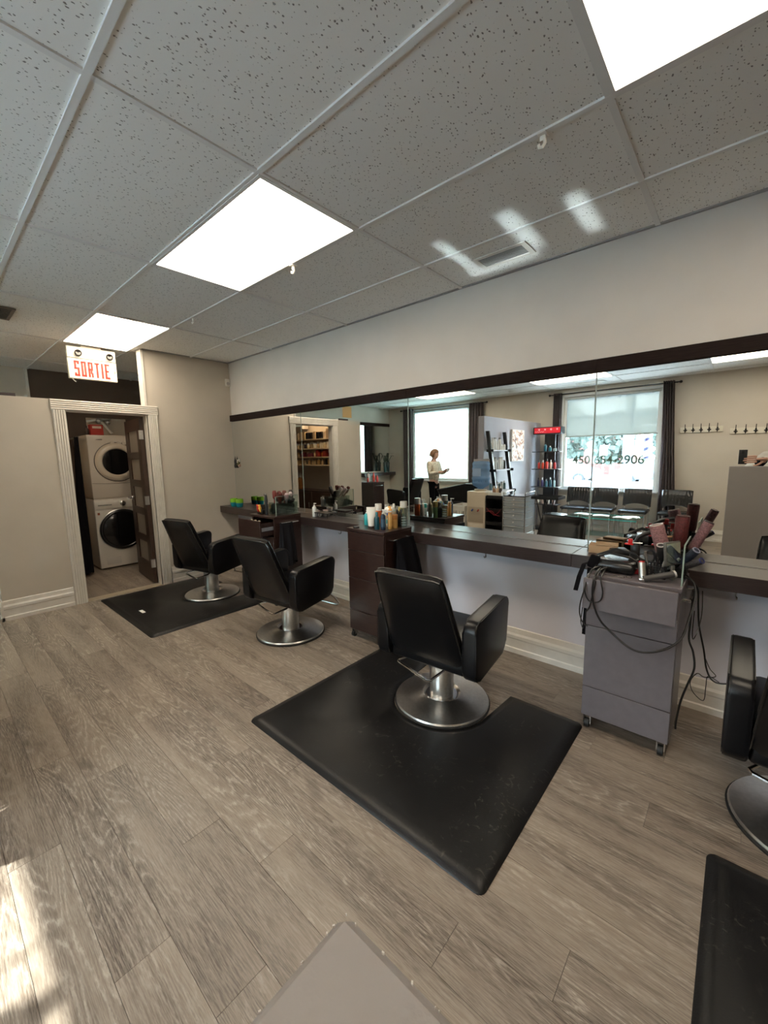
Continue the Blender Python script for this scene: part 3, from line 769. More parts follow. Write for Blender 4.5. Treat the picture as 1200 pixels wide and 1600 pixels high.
# ------------------------------------------------------------------ bottles and small items
BM = {}
def cmat(rgb, rough=.3, metal=0):
    k = (rgb, rough, metal)
    if k not in BM: BM[k] = mat('plastic %d %d %d %s %s' % (rgb+(rough, metal)), srgb(*rgb), rough, metal)
    return BM[k]
def bottle(name, label, cat, loc, h, r, body, cap, shape='bottle', group=None, rz=0, band=None, flat=1.0):
    t = thing(name, label, cat, loc, rz, group)
    S = Matrix.Diagonal((1, flat, 1, 1)); e = .0008
    if shape == 'tube':    # tube standing on its cap
        g = G(); n = 18; rings = []
        for k in range(9):
            v = k/8; z = .016+ (h-.016)*v; rx = r*(.78+.34*v); ry = r*(.78*(1-v)+.03)
            rings.append([g.bm.verts.new((rx*math.cos(2*PI*i/n), ry*math.sin(2*PI*i/n), z)) for i in range(n)])
        for a, b in zip(rings, rings[1:]):
            for i in range(n): g.bm.faces.new([a[i], a[(i+1)%n], b[(i+1)%n], b[i]])
        g.bm.faces.new(rings[0][::-1]); g.bm.faces.new(rings[-1])
        g.build('body', cmat(*body) if isinstance(body[0], tuple) else cmat(body), t)
        G().lathe([(r*.8,e),(r*.8,.016),(0,.016)], (0,0,0), 18).build('cap', cmat(cap), t)
        return t
    bh = h*(.78 if shape in ('bottle', 'pump', 'spray') else .86)
    if shape == 'can': prof = [(0,e),(r*.96,e),(r,.004),(r,h*.84),(r*.8,h*.88),(r*.8,h*.89),(0,h*.89)]; cp = [(r*.82,h*.885),(r*.82,h*.985),(r*.7,h),(0,h)]
    elif shape == 'jar': prof = [(0,e),(r*.95,e),(r,.004),(r,h*.66),(0,h*.66)]; cp = [(r*1.04,h*.66),(r*1.04,h*.98),(r,h),(0,h)]
    elif shape == 'box': prof = None
    else: prof = [(0,e),(r*.93,e),(r,.005),(r,bh*.82),(r*.86,bh*.91),(r*.42,bh*.98),(r*.40,bh+.001),(0,bh+.001)]; cp = [(r*.48,bh),(r*.48,h*.98),(r*.38,h),(0,h)]
    mb = cmat(body)
    if prof is None:
        G().box(-r, r, -r*flat, r*flat, e, h, .001, None, 1).build('carton', mb, t, smooth=False); return t
    b = G().lathe(prof, (0,0,0), 16, S).build('body', mb, t)
    if shape == 'pump':
        G().lathe([(r*.45,bh),(r*.45,bh+h*.06),(.004,bh+h*.07),(.004,h*.97),(.0,h*.97)], (0,0,0), 10).box(-.006,.03,-.006,.006,h*.955,h, .002, None, 1).build('pump', cmat(cap), t)
    elif shape == 'spray':
        G().lathe([(r*.45,bh),(r*.42,bh+h*.07),(0,bh+h*.07)], (0,0,0), 10).box(-.022,.032,-.009,.009,h*.88,h,.003,None,1).box(.012,.020,-.004,.004,h*.76,h*.88).build('trigger', cmat(cap), t)
    else:
        G().lathe(cp, (0,0,0), 14, S).build('cap', cmat(cap), t)
    if band:
        G().lathe([(r*1.012,bh*.2),(r*1.012,bh*.68)], (0,0,0), 16, S).build('label_band', cmat(band), b)
    return t

# ------------------------------------------------------------------ rolling carts
def cart(loc, w, d, h, seams, lam, label, open_drawer=None, guard=True, handle=True, front_x=None):
    """w along x, d along y, front faces -y; origin at base centre of the footprint"""
    t = thing('rolling_cart', label, 'cart', loc)
    x0, x1, y0, y1 = -w/2, w/2, -d/2, d/2
    g = G()
    g.box(x0, x0+.018, y0+.018, y1, .07, h-.022).box(x1-.018, x1, y0+.018, y1, .07, h-.022).box(x0+.018, x1-.018, y1-.01, y1, .07, h-.022).box(x0+.018, x1-.018, y0+.02, y1-.01, .07, .09)
    g.build('carcass', lam, t, smooth=False)
    G().box(x0-.004, x1+.004, y0-.004, y1, h-.022, h, .002, None, 1).build('top', lam, t)
    for k, (a, b) in enumerate(zip(seams, seams[1:])):
        out = open_drawer if (open_drawer and k == len(seams)-2) else 0
        dr = G().box(x0+.002, x1-.002, y0-out, y0+.018-out, a+.002, b-.002, .0015, None, 1).build('drawer', lam, t)
        if out:
            G().box(x0+.025, x0+.037, y0+.018-out, y0+.018-out+d*.8, a+.02, b-.03).box(x1-.037, x1-.025, y0+.018-out, y0+.018-out+d*.8, a+.02, b-.03).box(x0+.037, x1-.037, y0+.018-out, y0+.018-out+d*.8, a+.02, a+.026).build('drawer_box', lam, dr, smooth=False)
            G().box(x1-.025, x1-.017, y0+.02-out, y0+.02-out+d*.7, (a+b)/2-.018, (a+b)/2+.016).build('runner', M_STEEL, dr, smooth=False)
    for sx_ in (-1, 1):
        for sy in (-1, 1):
            cx, cy = sx_*(w/2-.03), sy*(d/2-.03)
            ca = G().box(cx-.02, cx+.02, cy-.02, cy+.02, .066, .0695).box(cx-.018, cx-.013, cy-.02, cy+.012, .022, .066).box(cx+.013, cx+.018, cy-.02, cy+.012, .022, .066).build('caster', M_CHROME, t, smooth=False)
            G().cyl((cx-.011, cy-.012, .024), (cx+.011, cy-.012, .024), .0235, seg=18).build('wheel', M_DKSTEEL, ca)
    if handle:
        G().tube([(x1+.001,-.09,h-.07),(x1+.03,-.09,h-.07),(x1+.03,.11,h-.07),(x1+.001,.11,h-.07)], .006, 8).build('towel_bar', M_CHROME, t)
    if guard:
        G().box(x1-.006, x1-.001, y0+.05, y1-.02, h, h+.19).build('glass_guard', M_GUARD, t, smooth=False)
        G().box(x1-.0065, x1-.0005, y0+.046, y0+.05, h, h+.19).box(x1-.0065, x1-.0005, y0+.05, y1-.02, h+.19, h+.194).build('guard_edge', mat('bright glass edge', srgb(150,170,160), .2), t, smooth=False)
    return t
cart3 = cart((2.928, -.415, 0), .385, .335, .905, [.07,.237,.505,.732,.880], M_ESP, 'dark brown rolling cart behind the nearest chair, black cape on its bar', guard=False)
cart1 = cart((1.50, -.415, 0), .39, .335, .90, [.07,.28,.50,.70,.875], M_ESP, 'dark brown rolling cart between the two far chairs, top drawer open', open_drawer=.14)
cart4 = cart((4.705, -.412, 0), .39, .33, .845, [.07,.237,.575,.69,.848], M_GREYLAM, 'grey rolling cart buried in tools and cords at the right', open_drawer=.085)
cart5 = cart((-1.10, -3.85, 0), .42, .36, .90, [.07,.28,.50,.70,.88], M_ESP, 'brown rolling cart by the far station, beneath a white spray bottle', guard=False)
t = thing('equipment_trolley', 'black metal trolley at the far station beside the brown cart', 'trolley', (-1.60, -3.78, 0))
G().box(-.2, .2, -.17, .17, .78, .80).box(-.2, .2, -.17, .17, .40, .42).box(-.2, .2, -.17, .17, .10, .12).build('shelf', M_BLKPL, t, smooth=False)
for a in (-1, 1):
    for b in (-1, 1): G().cyl((a*.19, b*.16, .0005), (a*.19, b*.16, .80), .01, seg=8).build('post', M_BLKMET, t)
G().box(-.2, .2, -.17, -.16, .42, .78).build('back_panel', M_BLKPL, t, smooth=False)

# cape hanging on the bar of the middle cart, dark towel on the first
def cape(name, x, y0, y1, ztop, zbot, label, spread=.05, cat='cape', m=None):
    def fn(u, v):
        a = 2*PI*u; k = v
        yy = (y0+y1)/2 + math.cos(a)*((y1-y0)/2)*(1+k*.35)
        fold = .016*math.sin(a*6)*min(1, k*2) + .008*math.sin(a*11+1)*k
        xx = x + (.012+spread*k*.8)*math.sin(a)*.6 + fold + spread*k*.35
        zz = ztop - (ztop-zbot)*v + .02*math.sin(a*3)*k
        if v < .12: xx = x + .012*math.sin(a)
        return Vector((xx, yy, zz))
    g = G().sheet(fn, 56, 14)
    bmesh.ops.remove_doubles(g.bm, verts=g.bm.verts, dist=1e-5)
    return tag(g.build(name, m or M_CLOTH, ang=180), label, cat)
cape('hanging_cape', 3.175, -.50, -.29, .845, .47, 'black cutting cape bunched on the middle cart towel bar', .13)
cape('hanging_towel', 1.735, -.53, -.38, .835, .42, 'dark towel on the towel bar of the far left cart', .02, 'towel', mat('charcoal towel', (.016,.016,.019,1), .9, bump=.4, bscale=300, spec=.1))

# products on the middle cart (top at .905)
Z3 = .905
bottle('lotion_tube', 'white squeeze tube with green print standing on the middle cart', 'tube', (2.900, -.475, Z3), .165, .034, (232,229,220), (52,40,36), 'tube', rz=.6, band=None)
bottle('hair_product_bottle', 'dark teal bottle at the front of the middle cart', 'bottle', (2.985, -.505, Z3), .135, .021, (16,72,84), (20,90,100), 'bottle')
bottle('spray_bottle', 'navy bottle with white nozzle and gridded print on the middle cart', 'bottle', (3.035, -.490, Z3), .158, .019, (24,44,66), (230,230,228), 'pump', band=(60,88,110))
bottle('gold_can', 'slim gold spray can beside the navy bottle', 'can', (3.055, -.432, Z3), .13, .018, (206,158,88), (196,146,78), 'can')
bottle('gold_can', 'wide gold bottle beneath the patterned ball', 'bottle', (3.045, -.372, Z3), .105, .030, (206,160,92), (178,120,60), 'jar')
def patterned():
    m = bpy.data.materials.new('patchwork print'); m.use_nodes = True; n = m.node_tree; b = n.nodes['Principled BSDF']
    v = n.nodes.new('ShaderNodeTexVoronoi'); v.inputs['Scale'].default_value = 34; t = n.nodes.new('ShaderNodeTexCoord')
    s = n.nodes.new('ShaderNodeSeparateColor'); r = n.nodes.new('ShaderNodeValToRGB'); r.color_ramp.interpolation = 'CONSTANT'
    e = r.color_ramp.elements; e[0].position = 0; e[0].color = srgb(238,236,228); e[1].position = .45; e[1].color = srgb(232,170,90)
    for p_, c in ((.6, srgb(90,180,190)), (.75, srgb(240,238,230)), (.9, srgb(40,90,180))):
        q = e.new(p_); q.color = c
    n.links.new(t.outputs['Object'], v.inputs['Vector']); n.links.new(v.outputs['Color'], s.inputs[0]); n.links.new(s.outputs[0], r.inputs[0]); n.links.new(r.outputs[0], b.inputs['Base Color'])
    return m
t = thing('patterned_canister', 'round white, blue and orange patterned container above the gold can', 'container', (2.985, -.355, Z3))
G().ball((0,0,.128), .043, (1,1,.9)).lathe([(0,.0008),(.024,.0008),(.030,.02),(.026,.09),(0,.095)], (0,0,0), 16).build('body', patterned(), t)
G().ball((.022,-.03,.105), .020, (1,.7,1)).build('blue_knob', cmat((40,88,178)), t)
t = thing('clip_cup', 'black cup bristling with hair clips on the middle cart', 'cup', (3.035, -.290, Z3))
G().lathe([(0,.001),(.026,.001),(.031,.085),(.027,.085),(.024,.006),(0,.006)], (0,0,0), 16).build('cup', M_BLKPL, t)
for k in range(9):
    a = k*.75; G().cbox((.018*math.cos(a), .018*math.sin(a), .10), (.006,.012,.06+.01*(k%3)), .002, (.35*math.sin(a),-.35*math.cos(a),a), 1).build('clip', M_BLKPL, t)
t = thing('clear_canister', 'tall clear cylinder with white lid and coiled rings on the middle cart', 'canister', (3.06, -.255+.04, Z3)) if False else thing('clear_canister', 'tall clear cylinder with white lid on the middle cart', 'canister', (2.975, -.285, Z3))
t.location = (3.085, -.300, Z3)
G().lathe([(0,.001),(.027,.001),(.027,.155),(.025,.155),(.025,.004),(0,.004)], (0,0,0), 20).build('cylinder', M_ACRYL, t)
G().lathe([(.028,.156),(.028,.205),(0,.205)], (0,0,0), 18).build('lid', cmat((214,212,204)), t)
for k in range(4): G().tube([(.018*math.cos(a*PI/6), .018*math.sin(a*PI/6), .016+.02*k) for a in range(12)], .003, 5, closed=True).build('ring', cmat((200,205,205), .2), t)
bottle('hair_product_bottle', 'white bottle with orange base at the back of the middle cart', 'bottle', (2.80, -.280, Z3), .165, .028, (214,108,52), (232,228,222), 'jar')
bottle('pump_bottle', 'small white pump bottle behind the patterned container', 'bottle', (2.865, -.265, Z3), .16, .020, (232,230,224), (228,226,222), 'pump')
bottle('hair_product_jar', 'teal capped jar left of the patterned container', 'jar', (2.815, -.36, Z3), .105, .032, (205,225,222), (28,150,140), 'jar')
bottle('pump_bottle', 'bright turquoise pump bottle on the middle cart, seen in the mirror', 'bottle', (2.912, -.262, Z3), .215, .029, (58,178,184), (225,228,226), 'pump') if False else None
aq = bottle('pump_bottle', 'tall turquoise pump bottle at the back of the middle cart', 'bottle', (2.78, -.40, Z3), .125, .024, (58,178,184), (225,228,226), 'pump')
bottle('spray_bottle', 'white bottle with tapering neck by the mirror on the middle cart', 'bottle', (2.955, -.235-.03, Z3), .175, .020, (228,226,216), (238,236,230), 'bottle')
bottle('hair_product_bottle', 'cream bottle with yellow cap at the back of the middle cart', 'bottle', (3.02, -.23-.02, Z3), .15, .022, (120,160,110), (222,200,120), 'jar')
t = tag(G().lathe([(0,.0006),(.024,.0006),(.025,.006),(.022,.012),(0,.012)], (2.80, -.545, Z3), 20).build('lid_disc', M_BLKPL), 'small black lid lying on the middle cart', 'lid')

# products on the far left cart (top at .90)
Z1 = .90
t = thing('tool_caddy', 'clear caddy with brown brushes and bowl on the far left cart', 'caddy', (1.585, -.37, Z1))
G().box(-.085, .085, -.12, .11, .001, .006).box(-.085, -.081, -.12, .11, .006, .12).box(.081, .085, -.12, .11, .006, .12).box(-.081, .081, -.12, -.116, .006, .12).box(-.081, .081, .106, .11, .006, .12).build('tray', M_ACRYL, t, smooth=False)
G().cbox((.0,-.01,.058), (.15,.20,.10), .02).build('packed_tools', mat('dark bristle pile', (.02,.024,.022,1), .6, var=.5, scale=60, bump=1, bscale=120), t)
G().lathe([(.02,0),(.055,.02),(.062,.05),(.058,.05),(.05,.02),(0,.012)], (-.03,-.02,.12), 20).build('black_bowl', M_BLKPL, t)
G().lathe([(.02,0),(.045,.02),(.052,.045),(.048,.045),(.04,.02),(0,.012)], (.035,.055,.105), 18).build('black_bowl', M_BLKPL, t)
for k, (x, y, a, c) in enumerate([(.00,-.05,.25,(92,36,32)),(.02,.0,.1,(110,70,60)),(.05,-.07,.45,(92,40,36)),(-.02,.03,-.3,(150,140,130)),(.05,.05,.5,(205,190,190)),(.02,.08,-.2,(70,60,58)),(-.045,-.07,-.15,(120,50,44)),(.055,.0,.6,(190,170,172))]):
    M = Matrix.Translation((x, y, .12)) @ Euler((a*.6, a, 0)).to_matrix().to_4x4()
    G().lathe([(0,-.05),(.009,-.045),(.010,.03),(.021,.045),(.022,.10),(.016,.118),(0,.12)], (0,0,0), 12, M).build('brush', cmat(c, .5), t)
t = thing('clip_holder', 'black holder with red and yellow clips on the far left cart', 'holder', (1.405, -.52, Z1))
G().box(-.045, .045, -.018, .018, .001, .045, .003, None, 1).box(-.045, .045, .012, .018, .045, .095).build('rack', M_BLKPL, t)
for k in range(2):
    for q, c in ((0, (196,40,30)), (1, (236,178,70))):
        for zz in (.045, .075): G().cbox((-.022+q*.034+k*.012, -.022, zz), (.012,.016,.05), .003, (.35,.2*(k-.5),.1), 1).build('clip', cmat(c, .35), t)
t = thing('hair_trimmer', 'black clipper standing upright beside the red clips', 'clippers', (1.515, -.525, Z1))
G().lathe([(0,.001),(.018,.001),(.02,.05),(.015,.10),(.019,.14),(.014,.19),(0,.215)], (0,0,0), 12, Matrix.Diagonal((1,.8,1,1))).build('body', M_BLKPL, t)
G().cbox((0,-.01,.205), (.03,.014,.02), .003).build('blade', M_CHROME, t)
for k, x in enumerate((1.585+.15, 1.585+.195)):
    bottle('small_jar', ['small clear jar nearest the far cart', 'second small clear jar by the far cart'][k], 'jar', (x, -.055-.05, .8605), .07, .017, (150,152,160), (210,205,200), 'jar')
t = thing('metal_riser', 'low dark metal stand on the shelf right of the far cart', 'stand', (1.94, -.125, .8605))
G().box(-.10, .10, -.06, .06, .045, .052).build('top', M_BLKMET, t, smooth=False)
for a in (-1,1):
    for b in (-1,1): G().cyl((a*.093, b*.053, 0), (a*.093, b*.053, .045), .003, seg=6).build('leg', M_CHROME, t)
for k, (x, y, h_, c, c2) in enumerate([(1.40,-.31,.10,(205,200,195),(235,232,226)),(1.445,-.275,.12,(232,230,226),(180,175,170)),(1.36,-.36,.07,(60,52,52),(30,30,30))]):
    bottle('dispenser_bottle', ['pale bottle behind the clips on the far cart', 'white bottle beside the caddy on the far cart', 'dark jar behind the clips on the far cart'][k], 'bottle', (x, y, Z1), h_, .02, c, c2, 'pump' if k == 1 else 'jar')
for k, (x, y, r_, rot) in enumerate([(1.735,-.06,.024,.3),(1.79,-.045,.020,.9),(1.84,-.05,.024,-.4),(1.765,-.10,.018,1.3),(1.885,-.06,.020,.2),(1.83,-.10,.018,.7)]):
    t = thing('hair_roller', ['pink hair roller on the shelf by the far cart','white hair roller behind the small jars','grey hair roller near the metal stand','small beige hair roller in front of the white one','pale hair roller nearest the metal stand','small white hair roller in front of the grey one'][k], 'roller', (x, y, .8605+r_), rot)
    c = [(206,178,176),(224,220,212),(150,146,142),(206,196,180),(214,206,198),(228,224,218)][k]
    G().lathe([(r_*.7,-.032),(r_,-.030),(r_,.030),(r_*.7,.032),(r_*.7,-.032)], (0,0,0), 16, Matrix.Rotation(PI/2, 4, 'X')).build('tube', mat('bristle barrel %d %d %d' % c, srgb(*c), .6, var=.3, scale=160, bump=1, bscale=240), t)
bottle('pump_bottle', 'white pump bottle standing among the hair rollers by the far cart', 'bottle', (1.80, -.15, .8605), .14, .022, (228,226,220), (236,234,228), 'pump')
t = thing('open_drawer_tins', 'white clips lying in the open top drawer', 'clips', (1.49, -.655, .79))
for k in range(7):
    G().cbox((-.10+k*.034, (.012 if k % 2 else -.01), .045), (.022,.016,.055), .005, (.1,0,.3*k)).build('tin', cmat((214,208,180), .3), t)

# ------------------------------------------------------------------ the cluttered grey cart (top at .845)
Z4 = .845
t = thing('tool_pouch', 'black leather tool pouch lying on the grey cart', 'pouch', (4.60, -.40, Z4))
g = G().box(-.10, .12, -.10, .10, .001, .085, .035, None, 4)
for v in g.bm.verts: v.co.z *= 1-.35*abs(v.co.x-.01)/.11; v.co.x += .02*math.sin(v.co.y*30)
g.build('body', M_OLIVE, t)
G().tube([(-.10,-.05,.06),(-.02,-.06,.098),(.07,-.05,.085),(.12,-.03,.05)], .006, 6).tube([(-.10,.03,.06),(-.01,.03,.104),(.08,.03,.09),(.12,.03,.05)], .006, 6).build('seam', M_BLKPL, t)
G().cbox((-.085,-.095,.05), (.05,.03,.07), .01, (0,.3,.3)).build('flap', M_CLOTH, t)
def cord(pts, r, label, m=None, cat='cord', name='power_cord'):
    P = [Vector(p) for p in pts]; out = []
    for i in range(len(P)-1):
        p0, p1, p2, p3 = P[max(i-1,0)], P[i], P[i+1], P[min(i+2,len(P)-1)]
        for k in range(6):
            s = k/6; out.append(.5*((2*p1)+(p2-p0)*s+(2*p0-5*p1+4*p2-p3)*s*s+(3*p1-p0-3*p2+p3)*s**3))
    out.append(P[-1])
    return tag(G().tube(out, r, 6).build(name, m or M_BLKPL), label, cat)
cord([(4.56,-.50,.86),(4.565,-.60,.885),(4.56,-.672,.84),(4.565,-.678,.74),(4.60,-.68,.655),(4.66,-.68,.60),(4.73,-.69,.558),(4.79,-.69,.552),(4.86,-.66,.575),(4.915,-.60,.62),(4.935,-.52,.70),(4.945,-.44,.79),(4.93,-.40,.84),(4.89,-.39,.86)], .0048, 'thick black cord looping across the front of the grey cart')
cord([(4.57,-.45,.87),(4.535,-.60,.88),(4.525,-.675,.80),(4.545,-.678,.74),(4.59,-.678,.745),(4.605,-.676,.79),(4.59,-.66,.86),(4.58,-.50,.88)], .0035, 'thin black cord coiled over the top drawer of the grey cart')
cord([(4.60,-.46,.87),(4.575,-.62,.885),(4.565,-.672,.80),(4.55,-.676,.71),(4.535,-.676,.68)], .0035, 'short cord with bare end hanging over the grey cart front')
cord([(4.53,-.44,.88),(4.535,-.62,.87),(4.515,-.677,.76),(4.505,-.678,.68),(4.52,-.676,.625),(4.545,-.672,.605)], .003, 'thin cord dangling at the left of the grey cart front')
cord([(4.90,-.36,.86),(4.945,-.34,.80),(4.955,-.33,.70),(4.965,-.32,.60),(4.99,-.30,.48),(5.01,-.27,.36),(5.04,-.20,.28),(5.09,-.10,.24),(5.12,-.032,.23)], .0042, 'black cord running from the grey cart down to the wall')
cord([(4.935,-.40,.80),(4.935,-.42,.66),(4.935,-.42,.56),(4.955,-.42,.50),(4.965,-.42,.42),(4.945,-.42,.33),(4.925,-.43,.24),(4.915,-.45,.14),(4.915,-.46,.10)], .0045, 'cord with a plug hanging down the side of the grey cart')
cord([(5.00,-.27,.42),(5.02,-.24,.36),(5.045,-.2,.31),(5.0,-.2,.29),(4.97,-.2,.30),(4.945,-.21,.25),(4.96,-.2,.19),(5.005,-.2,.16),(5.01,-.2,.24),(5.015,-.2,.30),(5.06,-.17,.27)], .0022, 'thin tangled wire loop in front of the white baseboard')
cord([(4.965,-.31,.78),(4.97,-.30,.68),(4.965,-.32,.60),(4.95,-.38,.55),(4.945,-.41,.60),(4.945,-.40,.70)], .0025, 'slim wire twisted beside the grey cart side panel')
def strap(pts, w, label):
    g = G(); pr = None
    for p in pts:
        p = Vector(p); cur = [g.bm.verts.new(p+Vector((dx, dy, 0))) for dx, dy in ((-w/2,-.002),(w/2,-.002),(w/2,.002),(-w/2,.002))]
        if pr:
            for i in range(4): g.bm.faces.new([pr[i], pr[(i+1)%4], cur[(i+1)%4], cur[i]])
        else: g.bm.faces.new(cur)
        pr = cur
    g.bm.faces.new(pr)
    return tag(g.build('strap', M_CLOTH, smooth=False), label, 'strap')
strap([(4.495,-.46,.885),(4.475,-.52,.88),(4.462,-.55,.82),(4.448,-.555,.74)], .022, 'short black strap hanging off the left of the grey cart')
strap([(4.482,-.43,.84),(4.478,-.43,.70),(4.476,-.44,.58),(4.474,-.44,.46)], .026, 'long black webbing strap hanging down the left side')
cord([(4.478,-.40,.72),(4.455,-.41,.64),(4.45,-.42,.57),(4.452,-.44,.53),(4.47,-.45,.50),(4.475,-.44,.60)], .003, 'thin cord dangling beside the black webbing strap')
# blow dryer with chrome nozzle at the front edge
t = thing('curling_iron', 'chrome barrel with grey handle lying across the cart front', 'hair tool', (4.745, -.53, Z4))
G().cyl((0,-.01,.012), (-.012,.01,.085), .017, .016, 20).build('barrel', M_STEEL, t)
G().cyl((.005,-.03,.016), (.115,.03,.045), .013, .015, 16).build('handle', mat('speckled grey rubber', srgb(72,70,70), .5), t)
G().cyl((.115,.03,.045), (.122,.034,.047), .017).build('collar', cmat((190,186,180)), t)
G().cbox((-.0,-.026,.008), (.03,.014,.014), .003).build('tip', M_CHROME, t)
G().cyl((-.012,.01,.085), (-.013,.012,.092), .013).build('ring', cmat((180,30,30)), t)
t = thing('metal_ring', 'chrome scissors lying on the grey cart edge', 'scissors', (4.655, -.545, Z4))
G().tube([(.014*math.cos(a*PI/6), .010*math.sin(a*PI/6), .004) for a in range(12)], .0025, 5, closed=True).tube([(.030+.012*math.cos(a*PI/6), .016+.009*math.sin(a*PI/6), .004) for a in range(12)], .0025, 5, closed=True).build('finger_ring', M_CHROME, t)
G().cbox((-.045,-.003,.004), (.07,.007,.003), 0, (0,0,.15)).build('blade', M_CHROME, t)
t = thing('hair_clipper', 'red and silver clipper beside the tool pouch', 'clippers', (4.69, -.44, Z4))
G().cbox((0,0,.018), (.11,.04,.03), .01, (0,0,.2)).build('body', cmat((140,24,30)), t)
G().cbox((-.01,-.02,.036), (.06,.014,.006), .002, (0,0,.2)).build('trim', M_CHROME, t)
# black perforated basket with tools
def basket(loc, w, d, h, label, tools, name='tool_basket', woven=False):
    t = thing(name, label, 'basket', loc)
    g = G(); n = 7
    for sgn in (-1, 1):
        for k in range(n+1):
            u = -w/2 + w*k/n
            g.box(u-.003, u+.003, sgn*d/2-.002, sgn*d/2+.002, .004, h)
        m_ = max(3, int(n*d/w))
        for k in range(m_+1):
            u = -d/2 + d*k/m_
            g.box(sgn*w/2-.002, sgn*w/2+.002, u-.003, u+.003, .004, h)
    nz = 4
    for k in range(nz+1):
        z = .004 + (h-.008)*k/nz; q = .0035 if not woven else .009
        g.box(-w/2-.003, w/2+.003, -d/2-.003, -d/2+.003, z, z+q).box(-w/2-.003, w/2+.003, d/2-.003, d/2+.003, z, z+q).box(-w/2-.003, -w/2+.003, -d/2+.003, d/2-.003, z, z+q).box(w/2-.003, w/2+.003, -d/2+.003, d/2-.003, z, z+q)
    g.box(-w/2, w/2, -d/2, d/2, .0008, .004)
    g.build('weave', M_BLKPL, t, smooth=False)
    for (x, y, a, b, L_, r, c, nm) in tools:
        M = Matrix.Translation((x, y, .01)) @ Euler((a, b, 0)).to_matrix().to_4x4()
        G().lathe([(0,0),(r*.6,.002),(r*.6,L_*.5),(r,L_*.55),(r,L_*.97),(0,L_)], (0,0,0), 10, M).build(nm, cmat(c, .4), t)
    return t
basket((4.775, -.42, Z4), .10, .085, .062, 'small black plastic basket of combs on the grey cart', [(-.02,0,.1,-.2,.12,.006,(120,116,110),'comb'),(.0,.01,-.1,.15,.13,.006,(40,38,38),'comb'),(.02,-.01,.2,.3,.11,.007,(170,168,160),'comb'),(.03,.01,.1,.6,.12,.008,(110,120,116),'comb')])
bk2 = basket((4.845, -.315, Z4), .10, .13, .105, 'dark woven basket full of round brushes at the cart corner', [], 'brush_basket', True)
def round_brush(loc, rot, L_, r, c_bar, c_end, label, core=True):
    t = thing('round_brush', label, 'brush', loc); t.rotation_euler = rot
    G().lathe([(0,0),(r*.35,0),(r*.40,.05),(r*.5,.055),(r*.5,.062),(0,.062)], (0,0,0), 12).build('handle', M_BLKPL, t)
    m = mat('bristle barrel %d %d %d' % c_bar, srgb(*c_bar), .6, var=.5, scale=160, bump=1, bscale=240)
    b = G().lathe([(r*.8,.06),(r,.068),(r,L_-.008),(r*.86,L_-.002)], (0,0,0), 20).build('barrel', m, t)
    G().lathe([(r*.92,L_-.010),(r*.94,L_),(r*.70,L_),(r*.66,L_-.03),(0,L_-.03)], (0,0,0), 20).build('rim', cmat(c_end), t)
    return t
for a in [((4.815,-.34,.90), (.05,-.28,0), .205, .033, (150,110,112), (196,180,168), 'fat pink round brush, leftmost in the woven basket'),
          ((4.85,-.30,.92), (0,.06,0), .225, .030, (88,26,26), (60,30,28), 'tall dark red round brush in the woven basket'),
          ((4.885,-.28,.915), (-.05,.38,0), .22, .022, (140,100,104), (46,40,40), 'slim pink round brush leaning right over the basket'),
          ((4.85,-.375,.88), (.35,.60,0), .16, .018, (38,46,66), (150,150,170), 'small navy round brush with pale end'),
          ((4.835,-.37,.87), (.45,.95,0), .17, .015, (70,66,70), (44,52,110), 'slim dark brush with a blue end pointing right'),
          ((4.80,-.38,.89), (.40,-.05,0), .13, .019, (34,32,34), (205,200,195), 'black round brush with a silver dome end'),
          ((4.83,-.27,.88), (-.1,-.12,0), .15, .034, (70,52,42), (206,160,120), 'wide brush with bristly orange rim behind the glass panel')]:
    round_brush(*a)
# tool rack with red clamps
t = thing('tool_rack', 'black tool holder with red clamps by the mirror behind the pouch', 'holder', (4.665, -.285, Z4))
G().box(-.02, .02, -.02, .02, .001, .14, .006, None, 2).box(-.04, .16, -.012, .03, .001, .022, .003, None, 1).build('post', M_BLKPL, t)
G().tube([(0,0,.13),(.012,0,.165),(.04,.005,.185),(.075,.01,.20),(.11,.01,.205)], .012, 8).build('arm', M_BLKPL, t)
for k, (x, y, z) in enumerate([(-.02,-.03,.145),(.10,-.02,.155),(.075,.04,.19)]):
    G().cbox((x, y, z), (.020,.016,.026), .003).cbox((x-.005, y, z-.016), (.04,.020,.008), .002).build('clamp', cmat((196,26,26), .3), t)
    G().cyl((x+.01, y, z-.008), (x+.055, y+.005, z-.006), .003, seg=6).build('rod', M_STEEL, t)
for k, x in enumerate((.07, .115)):
    G().tube([(x+.02*math.cos(a*PI/8), .0, .07+.032*math.sin(a*PI/8)) for a in range(16)], .006, 6, closed=True).build('coil', M_BLKPL, t)
G().box(.03, .145, -.05, .02, .022, .030).build('shelf', cmat((70,68,68)), t)
G().cbox((.075,-.03,.012), (.09,.03,.02), .004).build('wooden_block', cmat((92,44,34), .5), t)
t = tag(G().cbox((4.47, -.10, .8855), (.15, .09, .048), .002, (0,0,.1)).cbox((4.49, -.11, .918), (.12, .07, .014), .002, (0,0,.18)).build('cardboard_box', mat('tan cardboard', srgb(176,146,112), .7)), 'flat tan cardboard boxes behind the pouch on the shelf', 'box')
t = tag(G().cbox((4.56, -.14, .885), (.10, .10, .045), .018, (0,0,.4)).build('clipper_case', M_BLKPL), 'small black case on the shelf behind the grey cart', 'case')
